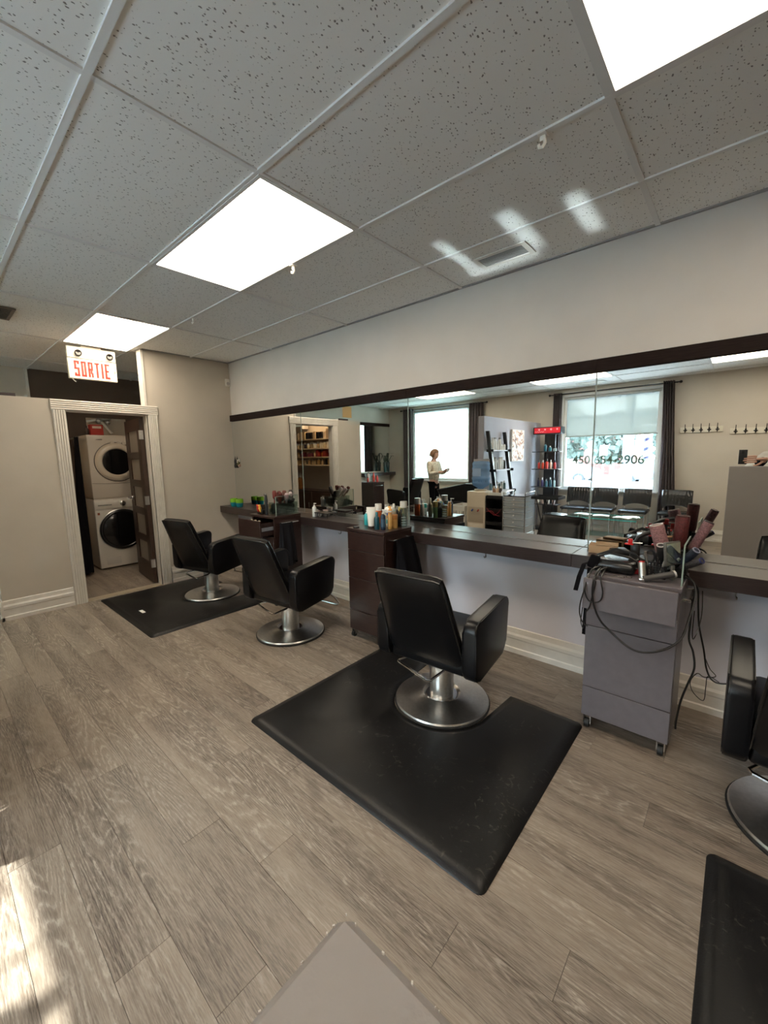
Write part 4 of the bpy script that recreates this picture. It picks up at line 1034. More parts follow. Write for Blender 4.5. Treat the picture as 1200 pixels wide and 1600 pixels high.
# dryer ring holder (hoop at the side) and hand mirror
t = thing('hand_mirror', 'square hand mirror leaning by the glass guard of the grey cart', 'mirror', (4.856, -.452, Z4)); t.rotation_euler = (math.radians(-6), 0, math.radians(62))
G().box(-.055, .055, -.006, .006, .075, .19, .004, None, 1).box(-.012, .012, -.005, .005, .001, .075, .003, None, 1).build('frame', mat('grey mirror frame', srgb(96,96,92), .4), t)
G().box(-.048, .048, -.0075, -.0061, .082, .183).build('glass', M_MIRROR, t, smooth=False)

# ------------------------------------------------------------------ laundry room
def laundry():
    MW = cmat((214,204,190), .35); MD = cmat((222,216,206), .35); BLK = mat('smoked door glass', (.006,.006,.007,1), .12)
    t = thing('washing_machine', 'white front-loading washer with big black door, below the dryer', 'washer', (-1.65, -1.0, 0))
    G().box(-.34, .33, -.30, .30, .02, .955, .012, None, 3).build('body', MD, t)
    G().box(.33, .340, -.295, .295, .82, .945, .004).build('control_panel', cmat((228,222,212), .3), t)
    ry = Matrix.Translation((.332, .005, .53)) @ Matrix.Rotation(PI/2, 4, 'Y')
    d = G().lathe([(.272,0),(.275,.012),(.262,.024),(.245,.026),(.235,.018)], (0,0,0), 44, ry).build('door', cmat((30,30,32), .25), t)
    G().lathe([(.238,.016),(.20,.028),(.12,.040),(0,.046)], (0,0,0), 40, ry).build('door_glass', BLK, d)
    G().lathe([(.278,0),(.282,.006),(.276,.010)], (0,0,0), 40, ry).build('door_rim', M_STEEL, d)
    G().lathe([(.034,0),(.034,.018),(.028,.022),(0,.022)], (0,0,0), 22, Matrix.Translation((.340,.03,.885)) @ Matrix.Rotation(PI/2,4,'Y')).build('dial', M_CHROME, t)
    G().box(.3405, .344, -.26, -.10, .868, .885, .002).build('drawer_grip', cmat((150,146,140)), t)
    G().box(.3305, .332, -.27, -.245, .75, .78).build('sticker', cmat((150,80,50)), t, smooth=False)
    G().box(.3305, .334, -.22, -.05, .06, .16, .002).build('service_flap', cmat((205,200,192)), t)
    for a in (-.26,.26):
        for b in (-.24,.24): G().cyl((a, b, 0.0005), (a, b, .021), .02, seg=10).build('foot', M_BLKPL, t)
    t = thing('tumble_dryer', 'cream dryer with round glass door stacked on the washer', 'dryer', (-1.65, -1.0, .957))
    G().box(-.34, .33, -.30, .30, .012, .845, .012, None, 3).box(-.33, .32, -.29, .29, 0, .012).build('body', MW, t)
    ry = Matrix.Translation((.331, .015, .49)) @ Matrix.Rotation(PI/2, 4, 'Y')
    d = G().lathe([(.252,0),(.255,.010),(.245,.022),(.215,.036),(.185,.036),(.172,.022)], (0,0,0), 44, ry).build('door', cmat((210,198,180), .3), t)
    G().lathe([(.174,.022),(.12,.030),(0,.034)], (0,0,0), 36, ry).build('door_glass', BLK, d)
    G().lathe([(.262,0),(.264,.004),(.258,.006)], (0,0,0), 40, ry).build('groove', cmat((90,82,74)), d)
    G().tube([(.333,-.29,.215),(.334,-.15,.205),(.334,0,.2),(.334,.15,.205),(.334,.29,.215)], .0025, 5).build('panel_seam', cmat((110,100,90)), t)
    G().box(.3305, .333, -.20, -.13, .78, .79, .001).build('badge', M_CHROME, t)
    for y in (-.02,.06,.12): G().lathe([(.026,0),(.026,.014),(.02,.02),(0,.02)], (0,0,0), 18, Matrix.Translation((.3305,y,.74)) @ Matrix.Rotation(PI/2,4,'Y')).build('dial', MW, t)
    t = thing('detergent_box', 'red and white carton on top of the dryer', 'box', (-1.42, -1.16, 1.803))
    b = G().box(-.05, .05, -.072, .072, .0005, .135, .002, None, 1).build('carton', cmat((178,48,34), .5), t)
    G().box(.0502, .0515, -.05, .05, .085, .115).build('label_band', cmat((225,210,195)), b, smooth=False)
    bottle('detergent_bottle', 'dark small bottle left of the red carton', 'bottle', (-1.42, -1.262, 1.8025), .12, .022, (70,60,54), (40,36,34))
    t = thing('water_pipes', 'white pipes and valves on the wall above the dryer', 'pipes', (-2.05, -.95, 2.02))
    G().tube([(.03,-.16,.0),(.05,-.04,.03),(.06,.03,-.01),(.07,.08,-.09),(.10,.12,-.16)], .02, 8).build('hose', M_WHITE, t)
    G().ball((.05,-.02,.02), .04).ball((.06,.09,.0), .035).cyl((.04,-.10,.03), (.04,.14,.045), .012).build('valve', M_STEEL, t)
    G().box(.0005, .012, -.16, .34, -.20, .06).build('board', cmat((196,184,166), .6), t, smooth=False)
    # capes hanging against the side of the machines
    def fn(u, v):
        a = 2*PI*u; w_ = .028 + .075*v; 
        return Vector((-1.22 + math.cos(a)*(w_*1.1) + .012*math.sin(a*6)*v, -1.43 - .055*v + math.sin(a)*(w_*.75), 1.76 - 1.72*v + .01*math.sin(a*5)))
    g = G().sheet(fn, 40, 16); bmesh.ops.remove_doubles(g.bm, verts=g.bm.verts, dist=1e-5)
    g.bm.faces.new([v for v in sorted([v for v in g.bm.verts if v.co.z > 1.745], key=lambda v: math.atan2(v.co.y+1.43, v.co.x+1.22))]) if False else None
    tag(g.build('hanging_capes', M_CLOTH, ang=180), 'long black capes hanging beside the washer and dryer', 'capes')
    tag(G().box(-2.04, -1.24, -1.395, -1.385, 1.755, 1.775).build('coat_rail', M_STEEL, smooth=False), 'short rail above the black capes in the laundry', 'rail')
    bottle('cleaner_bottle', 'green bottle on the laundry floor by the door frame', 'bottle', (-.95, -1.62, .0), .33, .045, (60,140,60), (70,160,80))
    # shelving seen through the door in the mirror
    t = thing('supply_shelves', 'wall shelves of supplies in the laundry, seen in the mirror', 'shelves', (-1.05, -2.19, 0))
    for z in (1.80, 1.63, 1.475, 1.325): G().box(-.9, .85, -.105, .105, z-.018, z).build('shelf', cmat((232,205,165), .5), t, smooth=False)
    for x in (-.902, .852): G().box(x-.012, x+.012, -.105, .105, .9, 2.115).build('upright', M_ESP, t, smooth=False)
    rnd = random.Random(3)
    pals = {1.80: [(214,188,150),(226,200,165),(190,160,125),(28,26,30)], 1.63: [(236,208,160),(224,190,140),(240,222,190),(90,80,90)],
            1.475: [(150,50,40),(200,120,60),(224,190,140),(110,40,50)], 1.325: [(200,160,100),(120,60,40),(216,184,130),(60,66,70)]}
    protos = {}
    nms = {1.80: 'top', 1.63: 'second', 1.475: 'third', 1.325: 'lowest'}
    for z in pals:
        x = -1.86; k = 0
        while x < -.26:
            w_ = rnd.uniform(.05, .085); c = rnd.choice(pals[z]); hh = rnd.uniform(.08, .125) if z < 1.8 else rnd.uniform(.09, .17)
            key = (z, c)
            shp = 'box' if (z == 1.80 or rnd.random() < .3) else ('jar' if z == 1.63 else 'bottle')
            y = -2.19 + rnd.uniform(.02, .05)
            grp = 'supplies on the %s laundry shelf' % nms[z]
            cn = {(214,188,150):'tan',(226,200,165):'cream',(190,160,125):'brown',(28,26,30):'black',(236,208,160):'cream',(224,190,140):'tan',(240,222,190):'pale',(90,80,90):'grey',(150,50,40):'red',(200,120,60):'orange',(110,40,50):'dark red',(200,160,100):'yellowish',(120,60,40):'brown',(216,184,130):'straw',(60,66,70):'dark grey'}[c]
            lab = '%s %s on the %s laundry shelf, in the mirror' % (cn, {'box':'carton','jar':'jar','bottle':'bottle'}[shp], nms[z])
            if (key, shp) not in protos:
                protos[key, shp] = bottle('supply_box' if shp == 'box' else 'supply_bottle', lab, 'supplies', (x+w_/2, y, z), hh, w_*.42, c, (235,230,220), shp, grp)
            else:
                dup(protos[key, shp], (x+w_/2+.01, y, z))
            x += .105 if False else .098; k += 1
    t = thing('added_strip_light', 'added warm strip light, out of view, brightening the laundry supply shelves', 'light', (-1.05, -2.17, 2.085))  # lamp added out of view to warm and brighten the shelf supplies
    G().box(-.25, .83, -.028, .025, 0, .03, .004).box(-.27, -.25, -.125, .02, -.08, .03).build('housing', M_WHITE, t)
    G().box(-.20, .78, -.020, .020, -.012, -.0005, .003).build('tube', mat('added warm tube', (.05,.04,.03,1), .5, emit=(1.0,.66,.36,1), es=10), t)
    t = thing('laundry_cabinet', 'dark low cabinet beneath the supply shelves', 'cabinet', (-1.05, -2.12, 0))
    G().box(-.8, .8, -.17, .20, .0005, .86).build('body', mat('dark cabinet', srgb(62,46,38), .5), t, smooth=False)
    for k in range(3): 
        d = G().box(-.79+k*.53, -.27+k*.53, .201, .218, .04, .84, .002, None, 1).build('door', mat('dark cabinet door', srgb(74,54,44), .45), t)
        G().cyl((-.33+k*.53,.235,.55), (-.33+k*.53,.235,.65), .005, seg=8).build('handle', M_STEEL, d)
    bottle('squirt_bottle', 'amber bottle with white nozzle on the laundry cabinet', 'bottle', (-1.3, -2.05, .8605), .30, .045, (150,96,40), (230,226,218), 'pump')
laundry()

# ------------------------------------------------------------------ windows, blinds, curtains
M_WF = mat('white window frame', srgb(228,232,232), .35)
for i, (x0, x1, z0, z1) in enumerate(WINS):
    t = struct(thing('window_%d' % (i+1), '', '')); del t['label']; del t['category']; t.location = ((x0+x1)/2, YS, z0)
    a, b = (x1-x0)/2, z1-z0
    G().box(-a, -a+.05, -.10, -.03, 0, b).box(a-.05, a, -.10, -.03, 0, b).box(-a+.05, a-.05, -.10, -.03, 0, .05).box(-a+.05, a-.05, -.10, -.03, b-.05, b).build('frame', M_WF, t, smooth=False)
    G().box(-a+.05, a-.05, -.068, -.062, .05, b-.05).build('pane', M_GLASS, t, smooth=False)
    G().box(-a-.03, a+.03, -.03, .045, -.03, 0, .003, None, 1).build('sill', M_WF, t)
    G().box(-a-.04, -a, .0, .014, 0, b+.04).box(a, a+.04, .0, .014, 0, b+.04).box(-a, a, .0, .014, b, b+.04).build('casing', M_WF, t, smooth=False)
    zb = .03 if i == 0 else 1.785-z0
    r = thing('roller_blind', ['pale roller blind lowered fully over the left window', 'translucent roller blind half down over the right window'][i], 'blind', ((x0+x1)/2, YS-.012, z1-.03))
    G().cyl((-a+.02,0,0), (a-.02,0,0), .022, seg=14).build('roller', cmat((190,192,190)), r)
    L_ = (z1-.03)-(z0+zb)
    G().box(-a+.03, a-.03, -.021, -.0195, -L_, -.002).build('fabric', [M_BLIND2, M_BLIND][i], r, smooth=False)
    G().box(-a+.03, a-.03, -.026, -.014, -L_-.022, -L_, .002, None, 1).build('hem_bar', cmat((150,158,156) if i else (214,218,216)), r)
def curtain(x0, x1, ztop, zbot, label, flare=0, y=YS+.085):
    n = 5
    def fn(u, v):
        k = 1 + flare*v*v
        xc = (x0+x1)/2; w_ = (x1-x0)*k
        x = xc + (u-.5)*w_ + flare*.12*v*(1 if flare > .5 else 0)
        yy = y + .035*math.sin(u*n*2*PI)*(1-.25*v) + .006*math.sin(u*23+v*5)
        return Vector((x, yy, ztop-(ztop-zbot)*v))
    g = G().sheet(fn, 70, 10)
    r = bmesh.ops.solidify(g.bm, geom=list(g.bm.faces), thickness=.004)
    return tag(g.build('curtain', M_CURT, ang=180), label, 'curtain')
curtain(-1.50, -1.20, 2.62, .03, 'charcoal curtain at the left edge of the left window')
curtain(.38, .72, 2.60, .03, 'charcoal curtain between the left window and the divider wall')
curtain(2.22, 2.37, 2.60, .03, 'charcoal curtain behind the red-topped display stand')
curtain(3.98, 4.14, 2.61, .03, 'charcoal curtain flaring down at the right of the right window', .9)
for x0, x1, lab in ((-1.58, .80, 'dark rod over the left window'), (2.14, 4.22, 'dark rod over the right window')):
    t = thing('curtain_rod', lab+', holding charcoal curtains', 'rod', ((x0+x1)/2, YS+.085, 2.585 if x0 < 0 else 2.575)); a = (x1-x0)/2
    G().cyl((-a,0,0), (a,0,0), .010, seg=10).build('pole', M_BLKMET, t)
    for s_ in (-1, 1):
        G().ball((s_*a,0,0), .022).build('finial', M_BLKMET, t)
        G().cyl((s_*(a-.06),0,0), (s_*(a-.06),-.083,0), .007, seg=8).build('bracket', M_BLKMET, t)
# phone number lettering on the glass, reads from outside
tx = bpy.data.curves.new('window_lettering', 'FONT'); tx.body = '450 654-2906'; tx.size = .215; tx.extrude = .001; tx.align_x = 'CENTER'
tx.materials.append(frosted('white vinyl lettering', (.72,.80,.70,1), .0, .9)); tx.offset = 0.0
def text_mesh(curve, name, loc, parent=None):
    tmp = bpy.data.objects.new('lettering_curve', curve); COL.objects.link(tmp); bpy.context.view_layer.update()
    me = bpy.data.meshes.new_from_object(tmp.evaluated_get(bpy.context.evaluated_depsgraph_get())); bpy.data.objects.remove(tmp)
    o = bpy.data.objects.new(name, me); COL.objects.link(o); o.location = loc
    if parent: o.parent = parent
    return o
to = text_mesh(tx, 'window_lettering', (3.165, YS-.0745, 1.255)); to.rotation_euler = (PI/2, 0, 0)
tx.offset = .0045; tx.extrude = .0005; tx.materials.clear(); tx.materials.append(mat('green lettering outline', srgb(128,148,132), .6))
text_mesh(tx, 'outline', (0, 0, -.0022), to)
tag(to, 'white telephone number lettering on the right window glass', 'lettering')

# coat racks
def coat_rack(x0, x1, z, n, label):
    t = thing('coat_rack', label, 'coat rack', ((x0+x1)/2, YS, z)); a = (x1-x0)/2
    G().box(-a, a, .0005, .018, -.045, .045, .003, None, 1).build('board', cmat((226,220,204), .5), t)
    for k in range(n):
        x = -a+.07+(2*a-.14)*k/(n-1)
        g = G().tube([(x,.022,-.01),(x,.05,.0),(x,.075,.03),(x,.085,.075),(x,.088,.09)], .0055, 6)
        g.cbox((x,.020,0), (.022,.006,.06), .002).cbox((x,.020,-.005), (.05,.006,.018), .002).tube([(x,.022,-.015),(x,.045,-.045),(x,.055,-.035)], .005, 6)
        g.build('hook', M_BLKMET, t)
coat_rack(4.25, 4.80, 1.80, 5, 'white board with five black hooks right of the curtain')
coat_rack(4.88, 5.48, 1.755, 5, 'second white hook board, lower, above the photographer')

# waiting chairs
def waiting_chair(loc, label):
    t = thing('waiting_chair', label, 'chair', loc, 0, 'black waiting chairs under the right window')
    g = G().box(-.205, .205, -.20, .22, .445, .495, .02, None, 3); g.build('seat', M_OLIVE, t)
    # channelled back with arched lower edge
    n = 36; g = G(); cols = []
    for i in range(n+1):
        u = -1+2*i/n; x = u*.208*(1-.0); rib = .010*abs(math.sin((u+1)*PI*4.5))
        zl = .545 + .045*(1-u*u)*1.2 - .02; zt = .83 - .012*abs(u)**8
        col = []
        for z, dy in ((zl, -.20), ((zl+zt)/2, -.225), (zt, -.25)):
            col.append((g.bm.verts.new((x, dy+.022+rib, z)), g.bm.verts.new((x, dy-.022, z))))
        cols.append(col)
    for c0, c1 in zip(cols, cols[1:]):
        for k in range(2):
            g.bm.faces.new([c0[k][0], c1[k][0], c1[k+1][0], c0[k+1][0]]); g.bm.faces.new([c0[k][1], c0[k+1][1], c1[k+1][1], c1[k][1]])
        g.bm.faces.new([c0[0][0], c0[0][1], c1[0][1], c1[0][0]]); g.bm.faces.new([c0[2][0], c1[2][0], c1[2][1], c0[2][1]])
    for c in (cols[0], cols[-1]):
        for k in range(2): g.bm.faces.new([c[k][0], c[k+1][0], c[k+1][1], c[k][1]])
    g.build('backrest', M_OLIVE, t, ang=80)
    for s_ in (-1, 1):
        G().tube([(s_*.18,.20,.001),(s_*.18,.19,.435),(s_*.18,-.19,.435),(s_*.18,-.245,.60),(s_*.18,-.262,.80)], .010, 8).build('side_frame', M_CHROME, t)
        G().tube([(s_*.18,-.21,.001),(s_*.18,-.19,.43)], .010, 8).build('leg', M_CHROME, t)
    return t
wc = waiting_chair((2.79, -5.18, 0), 'black waiting chair nearest the red-topped stand')
dup(wc, (3.235, -5.18, 0), 0, 'black waiting chair second from the red-topped stand')
dup(wc, (3.735, -5.18, 0), 0, 'black waiting chair beside the flared curtain')
dup(wc, (4.30, -5.18, 0), 0, 'black waiting chair right of the curtain under the hooks')
# glass table with magazines
t = thing('glass_table', 'glass-topped low table in front of the waiting chairs', 'table', (3.46, -4.35, 0))
G().box(-.50, .50, -.27, .27, .440, .452, .002, None, 1).build('tabletop', M_GLASSG, t)
G().box(-.502, .502, .2705, .2735, .439, .453).box(-.502, .502, -.2735, -.2705, .439, .453).build('glass_edge', M_AQUAEDGE, t, smooth=False)
G().box(-.42, .42, -.2, .2, .16, .17).build('lower_shelf', M_GLASSG, t, smooth=False)
for a in (-1,1):
    for b in (-1,1): G().cyl((a*.43, b*.21, .0005), (a*.43, b*.21, .44), .014, seg=10).build('leg', M_CHROME, t)
for k, (x, y, a, c, lab) in enumerate([(3.14,-4.42,.2,(240,238,232),'left open magazine on the glass table'),(3.42,-4.38,-.15,(246,244,240),'middle open magazine on the glass table'),(3.73,-4.33,.25,(232,228,220),'right magazines spread on the glass table'),(3.83,-4.44,-.3,(238,236,230),'magazine under the right ones, near the glass edge')]):
    t = thing('magazine', lab, 'magazine', (x, y, .4522), a)
    for s_ in (-1, 1):
        G().cbox((s_*.058, 0, .008), (.115, .16, .010), .002, (0, s_*.07, 0)).build('page_block', cmat(c, .6), t)

# display stand with red header
ORD = ['leftmost', 'second from left', 'third from left', 'fourth from left', 'fifth from left', 'sixth from left', 'seventh from left']
def display_stand():
    t = thing('display_stand', 'black four-shelf stand with a glowing red header', 'stand', (2.26, -5.1, 0))
    G().box(-.10, .10, -.20, -.17, .02, 1.88).build('back_panel', M_BLKPL, t, smooth=False)
    G().box(-.24, .24, -.2, .1, .0005, .03, .005).build('base', M_BLKPL, t)
    h_ = G().box(-.26, .26, -.2, .02, 1.82, 1.955, .012).build('header', M_BLKPL, t)
    G().box(-.23, .245, .0202, .026, 1.838, 1.938).build('red_panel', mat('backlit red panel', srgb(200,30,45), .4, emit=srgb(215,25,45), es=.18), h_, smooth=False)
    rnd = random.Random(5)
    g = G()
    for k in range(4): g.cbox((-.14+k*.11, .027, 1.905), (.03,.002,.03-.006*(k%2)), 0, (0,.4*k,0))
    g.tube([(-.22+.012*i, .0275, 1.865+.010*math.sin(i*1.9)) for i in range(15)], .003, 5)
    g.build('header_print', cmat((240,190,190)), h_, smooth=False)
    for z in (1.50, 1.17, .83, .50): G().box(-.25, .25, -.17, .06, z-.014, z, .003, None, 1).build('shelf', cmat((44,44,46), .3), t)
    sets = {1.50: [((30,90,110),.17,.026),((40,120,140),.10,.026),((170,190,195),.07,.03)], 1.17: [((190,60,50),.16,.024),((206,80,60),.16,.024),((214,70,60),.18,.026),((225,200,180),.17,.02),((190,50,50),.16,.022)],
            .83: [((40,44,70),.17,.024),((70,56,110),.17,.024),((60,100,110),.15,.022),((30,80,96),.18,.024),((170,200,205),.17,.018)], .50: [((200,196,186),.10,.03),((190,170,160),.10,.03),((226,222,214),.13,.026),((210,190,186),.12,.026)]}
    lvl = {1.50: 'top', 1.17: 'second', .83: 'third', .50: 'lowest'}; hue = {1.50:'teal', 1.17:'red', .83:'dark blue or purple', .50:'pale'}
    for z in sets:
        n = len(sets[z])
        for k, (c, h, r) in enumerate(sets[z]):
            if z == 1.50: x = -.03+k*.09
            else: x = -.14+k*.30/(n-1)
            bottle('display_bottle', '%s bottle, %s on the %s shelf under the red header' % (hue[z], ORD[k], lvl[z]), 'bottle', (2.26+x, -5.1-.02+.0, z+.0005), h, r, c, (225,225,225) if k % 2 else (30,30,34), 'bottle', group='bottles on the %s display shelf' % lvl[z])
display_stand()

# ladder shelf leaning on the divider
def ladder_shelf():
    t = thing('ladder_shelf', 'black leaning ladder shelf against the pale divider wall', 'shelf', (1.95, -3.55, 0))
    lean = lambda z: .012 + (1.83-z)*.155
    for y in (-.30, .30):
        G().prism([(lean(0)+.0,0.001),(lean(0)+.055,0.001),(lean(1.83)+.055,1.83),(lean(1.83),1.83)], -.018, .018, Matrix(((1,0,0,0),(0,0,1,y),(0,1,0,0),(0,0,0,1)))).build('rail', M_BLKMET, t, smooth=False)
    zz = (1.53, 1.215, .87)
    for k, z in enumerate(zz):
        G().box(.004, lean(z)+.06, -.279, .279, z-.018, z).build('shelf', cmat((200,204,210), .4), t, smooth=False)
        G().box(lean(z)-.02, lean(z)+.10, -.33, -.319, z-.03, z+.012).box(lean(z)-.02, lean(z)+.10, .319, .33, z-.03, z+.012).build('bracket', M_BLKMET, t, smooth=False)
    rnd = random.Random(11)
    rows = {1.53: [(225,224,218)]*7, 1.215: [(216,216,210),(205,206,204),(190,192,190),(170,176,176),(226,226,222),(212,212,208),(60,72,66)], .87: [(120,160,170),(210,190,160),(90,60,56),(40,70,70),(190,196,196),(60,90,90)]}
    lvl = {1.53: 'top', 1.215: 'middle', .87: 'lower'}; hue = {1.53: 'white', 1.215: 'pale', .87: 'assorted small'}
    for z in rows:
        n = len(rows[z])
        for k, c in enumerate(rows[z]):
            y = -3.55 + .25 - .5*k/(n-1) - .0
            h = (.20 if k % 3 else .15) if z > .9 else rnd.uniform(.10,.17)
            if z == 1.53 and k > 4: h = .10
            bottle('shelf_bottle', '%s bottle, %s on the %s ladder shelf' % (hue[z], ORD[k], lvl[z]), 'bottle', (1.95+.05+lean(z)*.2, y, z+.0005), h, .026, c, (232,232,228) if k % 2 else (150,150,150), 'bottle' if k % 2 else 'can', group='bottles on the %s ladder shelf' % lvl[z])
ladder_shelf()
def art_mat():
    m = bpy.data.materials.new('abstract print'); m.use_nodes = True; n = m.node_tree; b = n.nodes['Principled BSDF']
    t = n.nodes.new('ShaderNodeTexCoord'); a = n.nodes.new('ShaderNodeTexNoise'); a.inputs['Scale'].default_value = 5; a.inputs['Detail'].default_value = 5; a.inputs['Distortion'].default_value = 2.5
    r = n.nodes.new('ShaderNodeValToRGB'); e = r.color_ramp.elements; e[0].position = .36; e[0].color = srgb(60,52,50); e[1].position = .52; e[1].color = srgb(236,232,226)
    for p_, c in ((.40, srgb(150,110,80)), (.44, srgb(196,140,120)), (.48, srgb(214,200,170))): q = e.new(p_); q.color = c
    n.links.new(t.outputs['Object'], a.inputs['Vector']); n.links.new(a.outputs[0], r.inputs[0]); n.links.new(r.outputs[0], b.inputs['Base Color']); return m
t = thing('canvas_picture', 'tall white canvas with brown abstract strokes on the divider', 'picture', (1.9505, -4.45, 1.33))
G().box(.0005, .035, -.26, .26, 0, .56, .003, None, 1).build('canvas', M_PAPER, t)
G().box(.0352, .0362, -.25, .25, .01, .55).build('painting', art_mat(), t, smooth=False)

# water cooler
t = thing('water_cooler', 'cream water cooler below a blue bottle, seen in the mirror', 'water cooler', (2.01, -3.01, 0))
G().box(-.155, .155, -.155, .155, .001, .90, .015, None, 3).build('cabinet', M_CREAM, t)
G().box(-.13, .13, .1555, .158, .42, .66, .001).build('tap_recess', cmat((176,164,146)), t)
G().box(-.13, .13, .1555, .160, .03, .40, .002).build('door', cmat((212,200,180)), t)
for s_ in (-.05,.05): G().cyl((s_,.16,.62), (s_,.19,.60), .012, seg=10).build('tap', cmat((150,60,50) if s_ > 0 else (60,80,150)), t)
G().lathe([(.09,.90),(.10,.925),(.07,.93)], (0,0,0), 24).build('collar', M_CREAM, t)
t = thing('water_bottle', 'large blue ribbed water bottle upside down on the cooler', 'bottle', (2.01, -3.01, .932))
pr = [(0,.0),(.04,.0),(.06,.02),(.12,.055),(.137,.09)]
for k in range(4): pr += [(.137,.10+k*.075),(.130,.112+k*.075),(.130,.135+k*.075),(.137,.150+k*.075)]
pr += [(.135,.40),(.115,.425),(0,.43)]
G().lathe(pr, (0,0,0), 32).build('bottle', M_BLUEPL, t)
G().lathe([(0,.002),(.055,.022),(.115,.06),(.130,.10),(.130,.16),(0,.16)], (0,0,0), 24).build('water', glass_mat('water', (.55,.68,.80,1), .1), t)
G().box(-.07, .07, .1385, .140, .20, .32).build('paper_label', cmat((150,175,205)), t, smooth=False)
t = thing('grey_panel_box', 'grey box fixed to the end of the divider above the cooler', 'box', (1.93, -3.2, 1.18))
G().box(-.13, .13, .001, .025, 0, .21, .004).build('cover', cmat((150,146,146), .5), t); G().box(-.136, -.13, .001, .028, 0, .21).build('edge', M_WHITE, t, smooth=False)

# black drawer tower, drawer cart, tray trolley, laundry basket, shampoo chair
t = thing('black_drawer_tower', 'black plastic tower with open bins beside the cooler', 'storage tower', (2.31-.01, -3.02, 0)); t.location.x = 2.325
for s_ in (-1, 1): G().box(s_*.135-.008, s_*.135+.008, -.14, .14, .0005, .84).build('side', M_BLKPL, t, smooth=False)
G().box(-.127, .127, -.14, -.13, .0005, .84).build('back', M_BLKPL, t, smooth=False)
for z in (.0, .20, .40, .60, .80): G().box(-.127, .127, -.13, .14, z+.001, z+.02).box(-.127, .127, .125, .14, z+.02, z+.05).build('bin', M_BLKPL, t, smooth=False)
G().tube([(-.12,.15,.66),(-.05,.155,.60),(.02,.155,.555),(.08,.155,.60),(.11,.15,.65)], .004, 6).tube([(-.12,.15,.60),(-.03,.155,.62),(.04,.155,.56),(.10,.155,.55)], .004, 6).build('red_cable', cmat((150,50,56)), t)
t.location.x = 2.33 - .145
t.location = (2.245+.06, -3.01, 0)
t2 = thing('tray_of_bottles', 'white tray of small bottles on top of the black tower', 'tray', (2.30, -3.01, .843))
G().box(-.10, .10, -.08, .10, .0005, .012).box(-.10, .10, .094, .10, .012, .05).box(-.10, -.094, -.08, .094, .012, .07).box(.094, .10, -.08, .094, .012, .07).build('tray', M_WHITE, t2, smooth=False)
for k, (x, c) in enumerate([(-.055,(150,110,80)),(0,(206,180,150)),(.05,(60,50,46))]):
    bottle('tray_bottle', ['brown bottle in the white tray', 'cream bottle in the white tray', 'dark bottle in the white tray'][k], 'bottle', (2.30+x, -2.99, .8555), .13, .024, c, (220,215,205))
def drawer_cart():
    t = thing('clear_drawer_cart', 'chrome cart of clear plastic drawers right of the black tower', 'drawer cart', (2.66-.03, -3.03, 0))
    w, d = .15, .19
    for a in (-1,1):
        for b in (-1,1): G().cyl((a*(w+.012), b*d, .05), (a*(w+.012), b*d, .90), .008, seg=8).build('post', M_CHROME, t)
    for s_ in (-1, 1): G().tube([(s_*(w+.012), -d, .89),(s_*(w+.012), -d+.02, .915),(s_*(w+.012), d-.02, .915),(s_*(w+.012), d, .89)], .008, 8).build('top_rail', M_CHROME, t)
    G().box(-w-.012, w+.012, -d, d, .855, .865).build('top_tray', M_CHROME, t, smooth=False)
    zs = [(.10,.20),(.21,.31),(.32,.42),(.43,.53),(.54,.62),(.63,.70),(.71,.775),(.785,.845)]
    base = None
    for k, (a, b) in enumerate(zs):
        g = G().box(-w, w, -d+.01, -d+.014, a, b).box(-w, w, d-.002, d+.002, a, b).box(-w, -w+.004, -d+.014, d-.002, a, b).box(w-.004, w, -d+.014, d-.002, a, b).box(-w+.004, w-.004, -d+.014, d-.002, a, a+.004)
        dr = g.build('drawer', M_DRAWER, t, smooth=False)
        G().box(-w-.004, w+.004, d-.003, d+.012, b-.008, b+.002).build('lip', cmat((200,206,208), .3), dr, smooth=False)
        G().cyl((0,d+.002,(a+b)/2), (0,d+.018,(a+b)/2), .010, seg=10).build('knob', cmat((225,225,222)), dr)
        G().cbox((.0,0,a+.035), (.22,.28,.04), .01).build('contents', cmat([(70,66,60),(96,84,60),(60,58,56),(80,84,90),(140,150,156),(196,186,160),(200,190,165),(205,200,185)][k], .7), dr)
    for a in (-1,1):
        for b in (-1,1):
            c = G().cyl((a*(w+.012), b*d, .03), (a*(w+.012), b*d, .052), .006, seg=8).build('caster', M_CHROME, t)
            G().cyl((a*(w+.012)-.008, b*d, .0255), (a*(w+.012)+.008, b*d, .0255), .025, seg=14).build('wheel', M_BLKPL, c)
drawer_cart()
t = thing('folding_tray_trolley', 'black tray on crossed legs beside the clear drawers', 'trolley', (3.03, -3.03, 0))
G().box(-.17, .20, -.15, .15, .83, .838).box(-.17, .20, .145, .15, .838, .87).box(-.17, .20, -.15, -.145, .838, .87).box(-.17, -.165, -.145, .145, .838, .87).box(.195, .20, -.145, .145, .838, .87).build('tray', M_BLKPL, t, smooth=False)
for y in (-.13, .13): G().cyl((-.15,y,.008), (.06,y,.83), .008, seg=8).cyl((.10,y,.008), (-.10,y,.83), .008, seg=8).build('crossed_leg', M_BLKMET, t)
t = thing('stool', 'low stool with pale gleaming seat behind the tray trolley', 'stool', (2.98, -3.52, 0))
G().lathe([(0,.50),(.17,.50),(.18,.52),(.175,.55),(.0,.56)], (0,0,0), 24).build('seat', M_OLIVE, t); G().cyl((0,0,.05), (0,0,.50), .02).build('column', M_CHROME, t)
for k in range(5):
    a = 2*PI*k/5; G().cyl((0,0,.08), (.22*math.cos(a), .22*math.sin(a), .035), .012, .009, 8).ball((.22*math.cos(a), .22*math.sin(a), .0235), .023).build('leg', M_CHROME, t)
